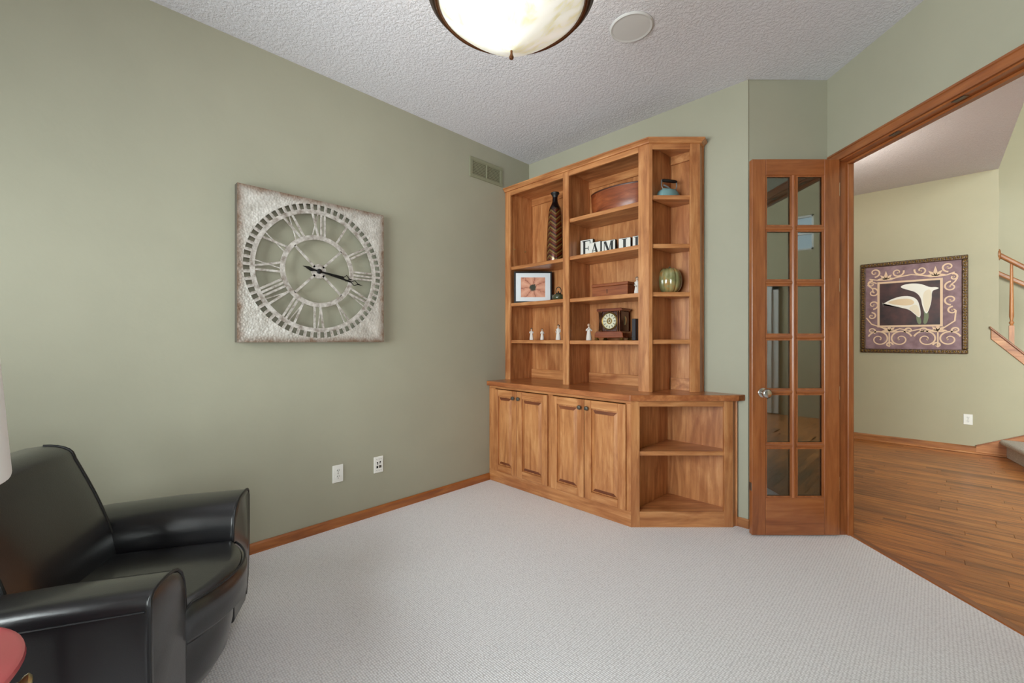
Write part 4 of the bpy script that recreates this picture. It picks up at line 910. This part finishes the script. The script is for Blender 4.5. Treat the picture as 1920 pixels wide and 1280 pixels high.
for (cx_, cz_, r, a0, tn, hd) in [
    (-.33, .435, .055, -pi * .5, 1.2, 1), (.31, .435, .055, -pi * .5, 1.2, -1), (-.12, .42, .058, pi * .1, 1.25, -1), (.085, .42, .058, pi * .9, 1.25, 1),
    (-.345, .19, .055, pi * .5, 1.2, -1), (-.345, .04, .055, -pi * .5, 1.2, 1), (.33, .21, .058, pi * .5, 1.2, 1), (.33, .06, .058, -pi * .5, 1.2, -1),
    (-.29, -.385, .105, pi * .9, 1.5, -1), (-.095, -.385, .105, pi * .1, 1.5, 1), (.125, -.385, .105, pi * .9, 1.5, -1), (.315, -.385, .095, pi * .1, 1.5, 1),
    (-.36, -.285, .040, -pi * .3, 1.1, 1), (-.02, -.285, .040, pi * 1.2, 1.1, -1), (.10, -.285, .040, -pi * .2, 1.1, 1), (.37, -.285, .038, pi * 1.2, 1.1, -1), (-.36, .30, .04, pi * .4, 1.1, 1), (.35, .315, .04, pi * .6, 1.1, -1), (-.36, -.10, .045, pi * .5, 1.1, -1), (.345, -.06, .045, pi * .5, 1.1, 1), (-.195, -.455, .035, 0, 1.1, 1), (.22, -.455, .035, pi, 1.1, -1)]:
    m = MB(); scroll(cx_, cz_, r, a0, tn, hd, m); m.build('scroll', 'scroll_gold', hp)
for (cx_, cz_, sc, fl) in ((-.225, .335, .11, 1), (.205, .335, .12, 1), (-.195, -.30, .10, 1), (.225, -.30, .10, 1)):
    m = MB(); leafy(cx_, cz_, sc, fl, m); m.build('acanthus_leaf', 'scroll_gold', hp)
for pts in ([(-.40, .30), (-.36, .33), (-.31, .30)], [(-.41, -.12), (-.36, -.20), (-.25, -.25), (-.195, -.30), (-.195, -.48)], [(.37, -.06), (.36, -.18), (.28, -.25), (.225, -.30), (.225, -.48)], [(-.40, .29), (-.35, .24), (-.345, .19)], [(.38, .30), (.36, .26), (.33, .23)], [(-.195, -.30), (-.1, -.26), (0, -.29), (.1, -.26), (.225, -.30)], [(-.38, .36), (-.30, .34), (-.225, .335), (-.12, .36), (0, .38), (.1, .36), (.205, .335), (.3, .345), (.36, .37)]):
    pv = [Vector(p) for p in pts]; ds_ = []
    for i in range(len(pv) - 1):
        for k1 in range(8): ds_.append(tuple(pv[i].lerp(pv[i + 1], k1 / 8)))
    ds_.append(pts[-1]); m = MB(); ribbon(ds_, [.013] * len(ds_), -.0113, m); m.build('stem_scroll', 'scroll_gold', hp)
def smooth_poly(pts, it=2):
    for _ in range(it):
        q = []
        for i in range(len(pts)):
            a, c = pts[i], pts[(i + 1) % len(pts)]; q += [(a[0] * .75 + c[0] * .25, a[1] * .75 + c[1] * .25), (a[0] * .25 + c[0] * .75, a[1] * .25 + c[1] * .75)]
        pts = q
    return pts
def flat(name, mat, pts, y0, y1, it=2): MB().prism(smooth_poly(pts, it), y0, y1, 'y').build(name, mat, hp)
flat('lily_stem', 'lily_green', [(.10, -.21), (.135, -.21), (.155, -.10), (.125, .00), (.10, -.02), (.115, -.10)], -.0150, -.0140)
flat('lily_stem', 'lily_green', [(.055, -.21), (.088, -.21), (.085, -.14), (.06, -.09), (.04, -.10)], -.0150, -.0140)
flat('lily_flower', 'lily_white', [(-.10, .235), (-.07, .265), (.02, .275), (.10, .255), (.155, .215), (.215, .215), (.238, .198), (.21, .185), (.175, .17), (.175, .06), (.15, -.06), (.125, -.10), (.095, .00), (.085, .10), (.04, .17), (-.03, .20)], -.0158, -.0150)
flat('lily_fold', 'lily_cream', [(.10, .16), (.155, .20), (.175, .16), (.172, .06), (.148, -.05), (.128, -.08), (.105, .02)], -.0164, -.0158)
flat('lily_flower', 'lily_white', [(-.262, .075), (-.245, .005), (-.255, .035), (-.235, .06), (-.17, .10), (-.09, .13), (0, .125), (.055, .08), (.075, .00), (.085, -.10), (.07, -.14), (.03, -.09), (-.02, -.03), (-.10, -.01), (-.20, .02), (-.258, .05)], -.0166, -.0159)
flat('lily_throat', 'lily_blush', [(-.22, .062), (-.12, .095), (-.02, .10), (.03, .06), (.02, .02), (-.06, .012), (-.16, .035)], -.0172, -.0166)
flat('lily_fold', 'lily_cream', [(-.03, -.015), (.04, .03), (.065, -.01), (.078, -.10), (.068, -.13), (.03, -.08)], -.0174, -.0168)
